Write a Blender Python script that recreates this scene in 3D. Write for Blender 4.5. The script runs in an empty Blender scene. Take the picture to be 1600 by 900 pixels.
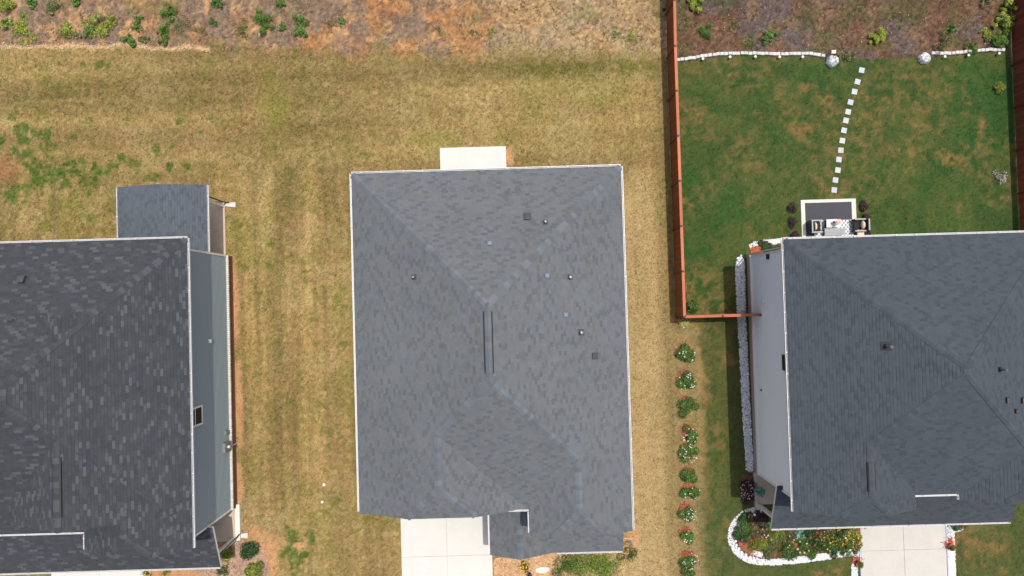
import bpy, math, random
import numpy as np
from mathutils import Vector, Matrix

# ------------------------------------------------------------------ camera
scene = bpy.context.scene
F, H = 1067.0, 38.7                      # focal length in photo pixels, drone height in metres
ROLL, TILT = math.radians(-1.65), math.atan(22 / 1067.0)
cam_d = bpy.data.cameras.new('camera')
cam = bpy.data.objects.new('camera', cam_d)
scene.collection.objects.link(cam)
cam.location = (0, 0, H)
cam.rotation_euler = (TILT, 0, ROLL)
cam_d.sensor_width = 36.0
cam_d.lens = 36.0 * F / 1600.0
cam_d.clip_end = 1000
scene.camera = cam
# ------------------------------------------------------------------ sky and sun
SUN = Vector((0.148, 0.168, 1.0)).normalized()
w = bpy.data.worlds.new('World'); scene.world = w; w.use_nodes = True
nt = w.node_tree
sky = nt.nodes.new('ShaderNodeTexSky'); sky.sky_type = 'NISHITA'; sky.sun_disc = False
sky.dust_density = 4.0; sky.ozone_density = 0.6
sky.sun_elevation = math.asin(SUN.z); sky.sun_rotation = math.atan2(SUN.x, SUN.y)
nt.links.new(sky.outputs[0], nt.nodes['Background'].inputs[0])
nt.nodes['Background'].inputs[1].default_value = 0.15
sl = bpy.data.lights.new('sun', 'SUN'); sl.energy = 3.4; sl.angle = math.radians(0.53); sl.color = (1, 0.955, 0.89)
so = bpy.data.objects.new('sun', sl); scene.collection.objects.link(so)
so.rotation_euler = SUN.to_track_quat('Z', 'Y').to_euler(); so.location = (20, 25, 90)
scene.view_settings.view_transform = 'Standard'; scene.view_settings.look = 'None'
scene.view_settings.exposure = 0.12; scene.view_settings.gamma = 1
scene.render.resolution_x, scene.render.resolution_y = 1024, 576

RND = random.Random(7)
RNG = np.random.default_rng(11)
C = scene.collection

# ------------------------------------------------------------------ measuring: photo pixel at a known height -> metres
def _rot():
    cx, sx, cz, sz = math.cos(TILT), math.sin(TILT), math.cos(ROLL), math.sin(ROLL)
    return np.array([[cz, -sz, 0], [sz, cz, 0], [0, 0, 1]]) @ np.array([[1, 0, 0], [0, cx, -sx], [0, sx, cx]])
_M = _rot()
def at(px, py, z=0.0):
    d = _M @ np.array([(px - 800) / F, -(py - 450) / F, -1.0])
    t = (z - H) / d[2]
    return float(d[0] * t), float(d[1] * t)
def on_plane(px, py, P):
    lo, hi = 0.0, 14.0
    for _ in range(50):
        m = (lo + hi) / 2; x, y = at(px, py, m)
        if P[0] * x + P[1] * y + P[2] > m: lo = m
        else: hi = m
    return x, y, m

# ------------------------------------------------------------------ materials
MAT = {}
def _new(name):
    m = bpy.data.materials.new(name); m.use_nodes = True
    nt = m.node_tree; b = nt.nodes['Principled BSDF']
    MAT[name] = m
    return m, nt, b
def _noise(nt, scale, detail=4.0, vec=None):
    n = nt.nodes.new('ShaderNodeTexNoise'); n.inputs['Scale'].default_value = scale; n.inputs['Detail'].default_value = detail
    n.inputs['Roughness'].default_value = 0.65
    if vec is not None: nt.links.new(vec, n.inputs['Vector'])
    return n
def _math(nt, op, a, b=None):
    n = nt.nodes.new('ShaderNodeMath'); n.operation = op
    for i, v in enumerate((a, b)):
        if v is None: continue
        if isinstance(v, (int, float)): n.inputs[i].default_value = v
        else: nt.links.new(v, n.inputs[i])
    return n.outputs[0]
def _geo(nt):
    return nt.nodes.new('ShaderNodeNewGeometry').outputs['Position']
def _scale_col(nt, col_socket, fac_socket):
    v = nt.nodes.new('ShaderNodeVectorMath'); v.operation = 'SCALE'
    nt.links.new(col_socket, v.inputs[0]); nt.links.new(fac_socket, v.inputs['Scale'])
    return v.outputs[0]
def mat_plain(name, col, rough=0.7, var=0.15, scale=6.0, bump=0.0, bscale=40.0, metal=0.0, spec=0.35, fine=None):
    m, nt, b = _new(name)
    p = _geo(nt)
    rgb = nt.nodes.new('ShaderNodeRGB'); rgb.outputs[0].default_value = (*col, 1)
    n = _noise(nt, scale, 5, p)
    f = _math(nt, 'ADD', _math(nt, 'MULTIPLY', _math(nt, 'SUBTRACT', n.outputs['Fac'], 0.5), 2 * var), 1.0)
    if fine:
        n2 = _noise(nt, fine[1], 2, p)
        f = _math(nt, 'MULTIPLY', f, _math(nt, 'ADD', _math(nt, 'MULTIPLY', _math(nt, 'SUBTRACT', n2.outputs['Fac'], 0.5), 2 * fine[0]), 1.0))
    nt.links.new(_scale_col(nt, rgb.outputs[0], f), b.inputs['Base Color'])
    b.inputs['Roughness'].default_value = rough; b.inputs['Metallic'].default_value = metal
    b.inputs['Specular IOR Level'].default_value = spec
    if bump:
        bn = _noise(nt, bscale, 3, p); bp = nt.nodes.new('ShaderNodeBump'); bp.inputs['Strength'].default_value = bump
        bp.inputs['Distance'].default_value = 0.02
        nt.links.new(bn.outputs['Fac'], bp.inputs['Height']); nt.links.new(bp.outputs[0], b.inputs['Normal'])
    return m
def mat_attr(name, rough=0.8, var=0.25, scale=9.0, var2=0.0, scale2=60.0, bump=0.0, bscale=25.0, spec=0.2, transl=0.0):
    m, nt, b = _new(name)
    p = _geo(nt)
    a = nt.nodes.new('ShaderNodeAttribute'); a.attribute_name = 'Col'
    n = _noise(nt, scale, 5, p)
    f = _math(nt, 'ADD', _math(nt, 'MULTIPLY', _math(nt, 'SUBTRACT', n.outputs['Fac'], 0.5), 2 * var), 1.0)
    if var2:
        n2 = _noise(nt, scale2, 3, p)
        f = _math(nt, 'MULTIPLY', f, _math(nt, 'ADD', _math(nt, 'MULTIPLY', _math(nt, 'SUBTRACT', n2.outputs['Fac'], 0.5), 2 * var2), 1.0))
    c = _scale_col(nt, a.outputs['Color'], f)
    nt.links.new(c, b.inputs['Base Color'])
    b.inputs['Roughness'].default_value = rough; b.inputs['Specular IOR Level'].default_value = spec
    if bump:
        bn = _noise(nt, bscale, 4, p); bp = nt.nodes.new('ShaderNodeBump'); bp.inputs['Strength'].default_value = bump
        bp.inputs['Distance'].default_value = 0.04
        nt.links.new(bn.outputs['Fac'], bp.inputs['Height']); nt.links.new(bp.outputs[0], b.inputs['Normal'])
    if transl:
        t = nt.nodes.new('ShaderNodeBsdfTranslucent'); nt.links.new(c, t.inputs[0])
        mx = nt.nodes.new('ShaderNodeMixShader'); mx.inputs[0].default_value = transl
        out = nt.nodes['Material Output']
        nt.links.new(b.outputs[0], mx.inputs[1]); nt.links.new(t.outputs[0], mx.inputs[2]); nt.links.new(mx.outputs[0], out.inputs[0])
    return m

mat_attr('ground', 0.95, 0.16, 3.0, 0.62, 21.0, 0.7, 26.0, 0.1)
mat_attr('grass_blade', 0.8, 0.1, 3.0, 0, 1, 0, 1, 0.15, 0.25)
mat_attr('leaf', 0.5, 0.12, 20.0, 0, 1, 0, 1, 0.35, 0.25)
mat_attr('shingle', 0.92, 0.16, 0.35, 0.26, 40.0, 0.25, 160.0, 0.25)
mat_attr('wood', 0.72, 0.16, 3.0, 0.15, 40.0, 0, 1, 0.25)
mat_attr('stone', 0.85, 0.18, 9.0, 0.12, 50.0, 0.3, 30.0, 0.25)
mat_attr('mulch', 0.95, 0.2, 20.0)
mat_plain('concrete', (0.525, 0.510, 0.470), 0.88, 0.13, 0.7, 0.12, 60, fine=(0.06, 14))
mat_plain('concrete_warm', (0.455, 0.435, 0.39), 0.88, 0.13, 1.1, 0.12, 60, fine=(0.07, 14))
mat_plain('concrete_stain', (0.46, 0.36, 0.27), 0.88, 0.22, 1.6, 0.12, 60, fine=(0.08, 14))
mat_plain('white_metal', (0.58, 0.58, 0.58), 0.42, 0.06, 3)
mat_plain('white_trim', (0.78, 0.77, 0.74), 0.55, 0.05, 3)
mat_plain('cream_trim', (0.68, 0.62, 0.53), 0.7, 0.08, 3)
mat_plain('siding_blue', (0.265, 0.325, 0.345), 0.6, 0.05, 2.0, fine=(0.04, 30))
mat_plain('siding_white', (0.84, 0.85, 0.845), 0.6, 0.03, 2.0, fine=(0.03, 30))
mat_plain('siding_grey', (0.45, 0.46, 0.47), 0.6, 0.04, 2.0)
mat_plain('brick_red', (0.19, 0.095, 0.062), 0.85, 0.35, 9, 0.3, 40)
mat_plain('brick_tan', (0.42, 0.34, 0.28), 0.85, 0.2, 9, 0.3, 40)
mat_plain('black_metal', (0.018, 0.018, 0.02), 0.5, 0.1, 8)
mat_plain('dark_metal', (0.06, 0.06, 0.065), 0.45, 0.1, 8)
mat_plain('grey_metal', (0.22, 0.225, 0.23), 0.4, 0.1, 8, metal=0.3)
mat_plain('lead_metal', (0.20, 0.25, 0.32), 0.35, 0.1, 8, metal=0.2)
mat_plain('deck_top', (0.03, 0.03, 0.032), 0.95, 0.1, 8)
mat_plain('glass_dark', (0.012, 0.02, 0.018), 0.08, 0.0, 1, spec=0.12)
mat_plain('fabric_beige', (0.60, 0.47, 0.34), 0.9, 0.08, 8, 0.2, 120)
mat_plain('fabric_black', (0.02, 0.02, 0.022), 0.9, 0.15, 20, 0.2, 120)
mat_plain('wicker_black', (0.022, 0.023, 0.024), 0.6, 0.3, 60, 0.5, 90)
mat_plain('wicker_grey', (0.30, 0.32, 0.32), 0.6, 0.2, 60, 0.5, 90)
mat_plain('mat_charcoal', (0.055, 0.056, 0.064), 0.95, 0.12, 3, 0.2, 200)
mat_plain('rug_grey', (0.20, 0.21, 0.23), 0.95, 0.1, 3, 0.2, 200)
mat_plain('rug_pale', (0.55, 0.56, 0.57), 0.95, 0.1, 3, 0.2, 200)
mat_plain('table_pale', (0.52, 0.56, 0.54), 0.5, 0.06, 6)
mat_plain('terracotta', (0.36, 0.09, 0.055), 0.8, 0.2, 8)
mat_plain('bark', (0.10, 0.07, 0.05), 0.9, 0.3, 20)
mat_plain('edging_blue', (0.40, 0.45, 0.55), 0.6, 0.1, 8)
mat_plain('door_dark', (0.05, 0.05, 0.06), 0.5, 0.05, 4)

# ------------------------------------------------------------------ object helpers
def tag(o, label=None, cat=None, group=None, kind=None):
    if label: o['label'] = label
    if cat: o['category'] = cat
    if group: o['group'] = group
    if kind: o['kind'] = kind
    return o
def link(name, me, parent=None, loc=None):
    o = bpy.data.objects.new(name, me); C.objects.link(o)
    if parent is not None: o.parent = parent
    if loc is not None: o.location = loc
    return o
def thing(name, label, cat, loc=(0, 0, 0), rz=0.0, group=None):
    o = link(name, None); o.location = loc; o.rotation_euler = (0, 0, rz); o.empty_display_size = 0.2
    return tag(o, label, cat, group)
def mesh(name, verts, faces, mats, cols=None, midx=None, smooth=False):
    """verts/faces: lists or arrays; cols: one rgb per FACE"""
    me = bpy.data.meshes.new(name)
    if isinstance(faces, np.ndarray) and faces.ndim == 2:
        v = np.asarray(verts, dtype=np.float32); k = faces.shape[1]; nf = len(faces)
        me.vertices.add(len(v)); me.vertices.foreach_set('co', v.ravel())
        me.loops.add(nf * k); me.loops.foreach_set('vertex_index', faces.astype(np.int32).ravel())
        me.polygons.add(nf); me.polygons.foreach_set('loop_start', np.arange(0, nf * k, k, dtype=np.int32))
        try: me.polygons.foreach_set('loop_total', np.full(nf, k, dtype=np.int32))
        except Exception: pass
        me.update(calc_edges=True)
    else:
        me.from_pydata([tuple(q) for q in verts], [], [tuple(f) for f in faces]); me.update()
    for m in (mats if isinstance(mats, (list, tuple)) else [mats]): me.materials.append(MAT[m])
    if midx is not None: me.polygons.foreach_set('material_index', np.asarray(midx, dtype=np.int32))
    if cols is not None:
        a = me.attributes.new('Col', 'FLOAT_COLOR', 'FACE')
        c = np.ones((len(me.polygons), 4), dtype=np.float32); c[:, :3] = np.asarray(cols, dtype=np.float32)
        a.data.foreach_set('color', c.ravel())
    if smooth: me.polygons.foreach_set('use_smooth', np.ones(len(me.polygons), dtype=bool))
    return me
class MB:
    """collects boxes, bars and tubes of ONE part"""
    def __init__(s): s.v = []; s.f = []; s.c = []
    def quad(s, pts, col=None):
        b = len(s.v); s.v += [tuple(p) for p in pts]; s.f.append(tuple(range(b, b + len(pts)))); s.c.append(col or (1, 1, 1)); return s
    def box(s, x0, x1, y0, y1, z0, z1, col=None, bev=0.0):
        if bev > 0:
            b = bev
            lo = [(x0 + b, y0 + b), (x1 - b, y0 + b), (x1 - b, y1 - b), (x0 + b, y1 - b)]
            md = [(x0, y0), (x1, y0), (x1, y1), (x0, y1)]
            rings = [[(x, y, z0) for x, y in md], [(x, y, z1 - b) for x, y in md], [(x, y, z1) for x, y in lo]]
        else:
            md = [(x0, y0), (x1, y0), (x1, y1), (x0, y1)]
            rings = [[(x, y, z0) for x, y in md], [(x, y, z1) for x, y in md]]
        return s.rings(rings, col)
    def rings(s, rings, col=None):
        b = len(s.v); n = len(rings[0])
        for r in rings: s.v += [tuple(p) for p in r]
        for k in range(len(rings) - 1):
            for i in range(n):
                j = (i + 1) % n
                s.f.append((b + k * n + i, b + k * n + j, b + (k + 1) * n + j, b + (k + 1) * n + i)); s.c.append(col or (1, 1, 1))
        s.f.append(tuple(b + i for i in reversed(range(n)))); s.c.append(col or (1, 1, 1))
        e = b + (len(rings) - 1) * n
        s.f.append(tuple(e + i for i in range(n))); s.c.append(col or (1, 1, 1))
        return s
    def tube(s, p, q, r0, r1=None, n=8, col=None):
        p, q = Vector(p), Vector(q); r1 = r0 if r1 is None else r1
        d = (q - p).normalized(); u = d.orthogonal().normalized(); v = d.cross(u)
        R = []
        for c, r in ((p, r0), (q, r1)):
            R.append([c + u * (r * math.cos(2 * math.pi * i / n)) + v * (r * math.sin(2 * math.pi * i / n)) for i in range(n)])
        return s.rings(R, col)
    def lathe(s, prof, n=14, cx=0, cy=0, col=None, wob=0, seed=0):
        rr = random.Random(seed); ph = [1 + wob * (rr.random() - .5) for _ in range(n)]
        return s.rings([[(cx + r * ph[i] * math.cos(2 * math.pi * i / n), cy + r * ph[i] * math.sin(2 * math.pi * i / n), z) for i in range(n)] for r, z in prof], col)
    def bar(s, p, q, wd, ht, col=None):
        """box from p to q (axis), width wd across in plan, height ht downward from the axis"""
        p, q = Vector(p), Vector(q); d = (q - p); h = Vector((-d.y, d.x, 0)).normalized() * (wd / 2); dn = Vector((0, 0, -ht))
        return s.rings([[p - h, p + h, p + h + dn, p - h + dn], [q - h, q + h, q + h + dn, q - h + dn]], col)
    def mesh(s, name, mat, smooth=False):
        return mesh(name, s.v, s.f, mat, s.c, smooth=smooth)
    def build(s, name, mat, parent=None, loc=None, smooth=False):
        return link(name, s.mesh(name, mat, smooth), parent, loc)

# ------------------------------------------------------------------ noise on the ground plan
def _hash(ix, iy, seed):
    n = (ix.astype(np.int64) * 374761393 + iy.astype(np.int64) * 668265263 + seed * 1442695041) & 0x7fffffff
    n = ((n ^ (n >> 13)) * 1274126177) & 0x7fffffff
    return ((n ^ (n >> 16)) & 0xffff) / 65535.0
def vnoise(x, y, seed=0):
    x = np.asarray(x, float); y = np.asarray(y, float)
    ix, iy = np.floor(x), np.floor(y); fx, fy = x - ix, y - iy
    fx = fx * fx * (3 - 2 * fx); fy = fy * fy * (3 - 2 * fy)
    a, b = _hash(ix, iy, seed), _hash(ix + 1, iy, seed); c, d = _hash(ix, iy + 1, seed), _hash(ix + 1, iy + 1, seed)
    return (a * (1 - fx) + b * fx) * (1 - fy) + (c * (1 - fx) + d * fx) * fy
def fbm(x, y, s, seed=0, oct=4, gain=0.55):
    t = 0; a = 1; tot = 0
    for i in range(oct):
        t = t + a * vnoise(x * s + 17.3 * i, y * s - 9.1 * i, seed + i * 31); tot += a; a *= gain; s *= 2.03
    return t / tot
def sst(e0, e1, x): t = np.clip((x - e0) / (e1 - e0), 0, 1); return t * t * (3 - 2 * t)
def mixc(c, col, m): return c * (1 - m[..., None]) + np.asarray(col) * m[..., None]

def bank_edge(x):        # where the mown grass ends and the bare bank starts
    return np.interp(x, [-40, -28.8, -17.1, -11.3, -5, 8.8, 9.25, 9.8, 13.5, 18.3, 21, 24, 28.6, 40],
                     [15.9, 15.55, 14.95, 14.6, 14.25, 14.1, 13.5, 13.4, 13.78, 13.4, 13.25, 13.3, 13.5, 13.6])
def ground_z(x, y):
    x = np.asarray(x, float); y = np.asarray(y, float)
    d = y - bank_edge(x) - 0.3
    return sst(0, 9, d) * 1.0 + np.clip(d - 9, 0, 60) * 0.02
def gz(x, y): return float(ground_z(np.array([x]), np.array([y]))[0])

def blob(x, y, px, py, r, seed, wob=0.5, soft=0.35, sx=1.0, sy=1.0):
    cx, cy = at(px, py); r = r / 27.57
    d = np.hypot((x - cx) / sx, (y - cy) / sy) / r + (fbm(x, y, 1.6, seed) - 0.5) * 2 * wob + (fbm(x, y, 6, seed + 5, 2) - 0.5) * wob
    return 1 - sst(1 - soft, 1 + soft, d)

def ground_color(x, y):
    n1 = fbm(x, y, 0.16, 1); n2 = fbm(x, y, 0.7, 2); n3 = fbm(x, y, 3.1, 3, 3); n4 = fbm(x, y, 9.0, 4, 2)
    be = bank_edge(x) + (fbm(x, y, .7, 9, 4) - .5) * 0.9 * (x < 9.2)
    # ---- tan dormant lawn
    c = np.zeros(x.shape + (3,)); c[:] = (0.282, 0.196, 0.082)
    c = mixc(c, (0.36, 0.262, 0.125), sst(0.48, 0.70, n2) * 0.6)
    c = mixc(c, (0.20, 0.140, 0.050), sst(0.50, 0.76, n1 * .6 + n3 * .4) * 0.6)
    c = mixc(c, (0.30, 0.19, 0.080), sst(0.52, 0.70, fbm(x, y, .45, 14)) * 0.45)
    green = sst(0.56, 0.72, fbm(x, y, 0.33, 21)) * 0.35 + sst(0.62, 0.80, fbm(x, y, 2.4, 23, 3)) * 0.35
    back = sst(6.5, 9, y) * (x > -14); green = green + back * 0.14 + sst(0.45, .7, fbm(x, y, 1.1, 24, 3)) * 0.28 * (1 - sst(-11, -8, x))
    band = sst(12.6, 13.1, y) * (1 - sst(13.4, 13.9, y)) * sst(-3, 0, x) * (1 - sst(8, 9, x)); green = green + band * 0.45
    c = mixc(c, (0.145, 0.150, 0.030), np.clip(green, 0, 1) * (0.6 + 0.6 * n3))
    n5 = fbm(x, y, 7.5, 45, 2)
    c = mixc(c, (0.13, 0.100, 0.036), sst(0.56, 0.76, n5) * 0.42)
    c = mixc(c, (0.46, 0.35, 0.18), sst(0.58, 0.76, fbm(x, y, 8.3, 47, 2)) * 0.30)
    c = c * (0.68 + 0.46 * n4)[..., None] * np.array([.93, .93, .87])
    seam = np.exp(-((x + 9.05 + (n2 - .5) * .3) / .22) ** 2) * sst(-11, -8, y) * (1 - sst(9, 12, y)) * sst(.2, .6, fbm(x, y, .5, 49))
    c = mixc(c, (0.15, 0.125, 0.038), seam * .6)
    # mowing stripes: long bands in the side yard, cross bands behind the house
    st = fbm(x * 1.0, y * 0.06, 1.15, 41, 3); side = (1 - sst(6.0, 9.5, y)) * (x < 9)
    c = c * (1 + (st - .5) * 0.55 * side)[..., None]
    st2 = fbm(x * 1.0, y * 0.04, 3.4, 46, 2); c = c * (1 + (st2 - .5) * 0.5 * side)[..., None]
    sb = fbm(x * 0.07, y * 1.0, 0.9, 43, 3); c = c * (1 + (sb - .5) * 0.85 * sst(6, 9, y) * (x < 9.2))[..., None]
    # drier, paler strip between house and fence and in front
    c = mixc(c, (0.42, 0.305, 0.150), sst(5.2, 6.2, x) * (1 - sst(8.1, 8.8, x)) * (1 - sst(5, 8, y)) * 0.45 * (0.5 + n3))
    c = mixc(c, (0.20, 0.155, 0.072), sst(8.0, 8.6, x) * (1 - sst(10.2, 10.8, x)) * (1 - sst(-2, 1, y)) * 0.5 * (0.4 + n3))
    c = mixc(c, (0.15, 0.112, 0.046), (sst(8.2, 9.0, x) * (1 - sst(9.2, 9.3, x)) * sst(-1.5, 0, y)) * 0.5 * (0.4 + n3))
    # lush weed patches
    gm = np.zeros_like(x)
    for (px, py, r, sx, sy) in ((20, 235, 40, 1.2, 1.0), (20, 285, 34, 1.0, 1.1), (50, 262, 44, 1.2, .8), (90, 268, 38, 1.6, .55), (150, 258, 30, 1.6, .5), (105, 283, 30, 1.5, .4), (8, 300, 18, 1, 1),
                                (465, 858, 22, .8, 1.3), (462, 885, 14, .7, 1.2), (487, 845, 10, .5, 1.4), (240, 276, 9, 1.3, .7), (60, 215, 26, 1.3, .8)):
        gm = np.maximum(gm, blob(x, y, px, py, r, 51, 0.75, 0.25, sx, sy) * sst(0.38, 0.56, fbm(x, y, 2.6, 54, 3)))
    for (px, py, r) in ((18, 184, 7), (35, 200, 9), (65, 208, 9), (115, 213, 5), (243, 233, 6), (268, 228, 5), (280, 190, 5), (156, 100, 6), (129, 102, 4), (312, 206, 4), (265, 260, 6), (293, 260, 5), (190, 247, 7), (215, 257, 5), (374, 258, 4), (137, 302, 5), (139, 342, 5), (82, 152, 4),
                        (452, 862, 8), (440, 866, 7)):
        gm = np.maximum(gm, blob(x, y, px, py, r, 57, 0.6, 0.3))
    c = mixc(c, (0.058, 0.100, 0.016), gm * np.clip(0.45 + .75 * n3, 0, 1)) * (1 + gm * (n4 - .5) * 1.0)[..., None]
    dots = sst(0.70, 0.78, fbm(x, y, 1.9, 61, 3)) * (x < -7) * sst(-15, -12, x * 0 + y)
    c = mixc(c, (0.09, 0.11, 0.022), dots * 0.6)
    lime = np.zeros_like(x)
    for (px, py, r, sx, sy) in ((685, 222, 26, 1.5, .5), (610, 86, 24, 1.6, .7), (840, 72, 26, 1.3, .9), (985, 68, 22, 1.2, 1.1), (430, 165, 26, .9, 1.5), (700, 245, 14, 1, .8)):
        lime = np.maximum(lime, blob(x, y, px, py, r, 66, 0.8, 0.5, sx, sy))
    c = mixc(c, (0.17, 0.19, 0.026), lime * 0.42 * (0.3 + n3))
    # red clay showing
    cl = np.zeros_like(x)
    for (px, py, r, sx, sy) in ((70, 280, 0.1, 1, 1), (470, 852, 10, 1.2, .5), (796, 245, 9, .8, 1.8), (367, 470, 9, .7, 7.0), (373, 640, 10, .7, 6.5), (372, 760, 9, .7, 4), (362, 440, 8, .8, 4),
                                (405, 870, 34, .9, 1.3), (352, 880, 40, 1.1, .9), (240, 896, 70, 1.6, .25), (425, 880, 10, .5, 3.0),
                                (905, 872, 46, 1.2, .38), (990, 842, 12, .8, 1.6), (800, 885, 34, 1.2, .5), (850, 890, 40, 1.3, .4)):
        cl = np.maximum(cl, blob(x, y, px, py, r, 71, 0.45, 0.35, sx, sy))
    c = mixc(c, (0.43, 0.24, 0.115), np.clip(cl * (0.55 + 0.7 * n3), 0, 1))
    c = mixc(c, (0.26, 0.125, 0.055), blob(x, y, 6, 265, 20, 73, .6, .7) * .8 * np.clip(.4 + n3, 0, 1))
    # ---- green yard on the right, inside the fence and in front of it
    gy = np.where(y > -1.15, sst(9.26, 9.36, x), sst(10.1, 10.9, x + (n2 - .5) * 1.4)) * (x < 60)
    g = np.zeros_like(c); g[:] = (0.047, 0.078, 0.022)
    g = mixc(g, (0.078, 0.098, 0.028), sst(0.38, 0.66, n2) * 0.8)
    g = mixc(g, (0.028, 0.080, 0.020), sst(0.48, 0.66, fbm(x, y, .22, 81)) * 0.7)
    thin = sst(0.42, 0.72, fbm(x, y, .38, 83)) * sst(0.30, 0.75, n3)
    thin = np.maximum(thin, blob(x, y, 1330, 230, 95, 84, .6, .6, 1, 1.0) * sst(.3, .8, n3) * .8)
    thin = np.maximum(thin, blob(x, y, 1415, 150, 75, 85, .6, .6, 1.2, 1.0) * sst(.3, .8, n3) * .8)
    thin = np.maximum(thin, blob(x, y, 1105, 470, 60, 86, .6, .6, 1.3, .8) * sst(.34, .56, n3))
    thin = np.maximum(thin, blob(x, y, 1110, 520, 36, 86, .6, .6, 1.3, .8) * sst(.34, .56, n3))
    thin = np.maximum(thin, sst(9.9, 10.6, x) * (1 - sst(11.2, 12.2, x)) * (y < -2) * .5 * sst(.40, .62, n3))
    g = mixc(g, (0.165, 0.118, 0.045), np.clip(thin * 1.25, 0, 1) * 0.95 * (.4 + 1.0 * fbm(x, y, 5, 88, 2)))
    g = mixc(g, (0.105, 0.100, 0.036), (y < -1.2) * (.25 + .55 * n3))
    bare = np.zeros_like(x)
    for (px, py, r, sx, sy) in ((1532, 198, 12, .7, 1.3), (1515, 165, 5, 1, 1), (1420, 237, 10, 1.6, .7), (1488, 250, 13, 1.5, .8), (1500, 322, 8, 1, 1.2), (1262, 137, 10, 1.5, .6), (1250, 200, 12, 1.2, .9), (1560, 858, 16, 1.2, .9), (1510, 850, 20, 1.2, 1.4), (1565, 893, 9, 1, 1), (1290, 896, 18, 1.4, .4), (1433, 160, 7, 1.2, .8),
                                (1290, 155, 14, 1, .8), (1335, 320, 8, 1.5, .8), (1120, 680, 14, 1, 1.4), (1135, 560, 14, 1, 1), (1100, 605, 14, .8, 1.6), (1145, 830, 14, .8, 1.5)):
        bare = np.maximum(bare, blob(x, y, px, py, r * .9, 91, 1.0, 0.7, sx, sy))
    g = mixc(g, (0.24, 0.130, 0.055), bare * .75 * sst(.25, .6, n3))
    g = g * (0.56 + 0.48 * n4)[..., None] * np.array([.92, 1.0, .9])
    g = mixc(g, (0.13, 0.115, 0.04), sst(12.9, 13.4, y) * .4 * n3)
    c = mixc(c, g, np.clip(gy, 0, 1)) if False else c * (1 - np.clip(gy, 0, 1)[..., None]) + g * np.clip(gy, 0, 1)[..., None]
    # ---- bare bank at the back
    bw = 0.10 + 0.55 * sst(-17.5, -14, x) * (x < 9.2)
    bk = sst(-bw, bw, y - be + (n3 - .5) * bw * 2.2)
    b = np.zeros_like(c); b[:] = (0.37, 0.185, 0.075)
    b = mixc(b, (0.200, 0.150, 0.110), sst(0.42, 0.60, fbm(x, y, .55, 101) + 0.16 * sst(-7, -16, x) * 1.0 + 0.0) * (0.75 + .25 * n3))
    b = mixc(b, (0.48, 0.28, 0.13), sst(0.54, 0.70, fbm(x, y, 1.7, 103, 3)) * 0.7)
    b = mixc(b, (0.40, 0.15, 0.06), sst(0.58, 0.72, fbm(x, y, .6, 105)) * 0.28)
    b = mixc(b, (0.38, 0.29, 0.15), sst(-4, 2, x) * .65 * (0.4 + n2))
    b = mixc(b, (0.16, 0.16, 0.045), sst(0.60, 0.74, fbm(x, y, .8, 107)) * 0.45)
    r = np.zeros_like(c); r[:] = (0.145, 0.080, 0.050)
    r = mixc(r, (0.12, 0.092, 0.082), sst(.44, .6, fbm(x, y, .4, 111)))
    r = mixc(r, (0.19, 0.12, 0.065), sst(.5, .68, fbm(x, y, 1.5, 113, 3)) * .7)
    r = mixc(r, (0.075, 0.085, 0.028), sst(.52, .68, fbm(x, y, .7, 115)) * .6)
    rb = sst(9.2, 9.35, x)[..., None]; b = b * (1 - rb) + r * rb
    b = b * ((0.40 + 1.0 * n4) * (.66 + .5 * n5))[..., None]
    c = c * (1 - bk[..., None]) + b * bk[..., None]
    lip = np.exp(-((y - be - 0.02) / 0.10) ** 2) * (x < -16.8) * sst(.25, .5, fbm(x, y, .5, 121) + .2)
    c = mixc(c, (0.58, 0.40, 0.23), lip * .8)
    return np.clip(c, 0.004, 0.9)

# ------------------------------------------------------------------ ground: one sheet, fine where the camera looks
def axis(lo, hi, step, far):
    mid = np.arange(lo, hi + step / 2, step)
    out = np.array([0.5, 1.5, 4, 9, 18, 35, 70, 130, far])
    return np.concatenate([lo - out[::-1], mid, hi + out])
gx, gy_ = axis(-31.5, 31.5, 0.1, 260), axis(-18.5, 20.5, 0.1, 260)
GX, GY = np.meshgrid(gx, gy_)
GC = ground_color(GX, GY)
GZ = ground_z(GX, GY)
near = (np.abs(GX) < 32) & (GY > -19) & (GY < 21)
bk = sst(0, 1, GY - bank_edge(GX))
GZ = GZ + near * ((fbm(GX, GY, 2.3, 131, 4) - .5) * (0.02 + 0.13 * bk) + (fbm(GX, GY, 8, 135, 2) - .5) * (0.016 + .05 * bk))
GZ = np.where(near, np.minimum(GZ, np.where(bk > 0, GZ, 0.012)), GZ) - 0.012
def build_ground():
    ny, nx = GX.shape
    v = np.stack([GX, GY, GZ], -1).reshape(-1, 3)
    i = np.arange(ny * nx).reshape(ny, nx)
    f = np.stack([i[:-1, :-1], i[:-1, 1:], i[1:, 1:], i[1:, :-1]], -1).reshape(-1, 4)
    me = mesh('ground', v, f, 'ground', smooth=True)
    a = me.attributes.new('Col', 'FLOAT_COLOR', 'POINT')
    c = np.ones((ny * nx, 4), dtype=np.float32); c[:, :3] = GC.reshape(-1, 3)
    a.data.foreach_set('color', c.ravel())
    o = link('ground', me); tag(o, kind='structure'); o['label'] = 'mown lawns and bare clay bank around the houses'
build_ground()

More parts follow.
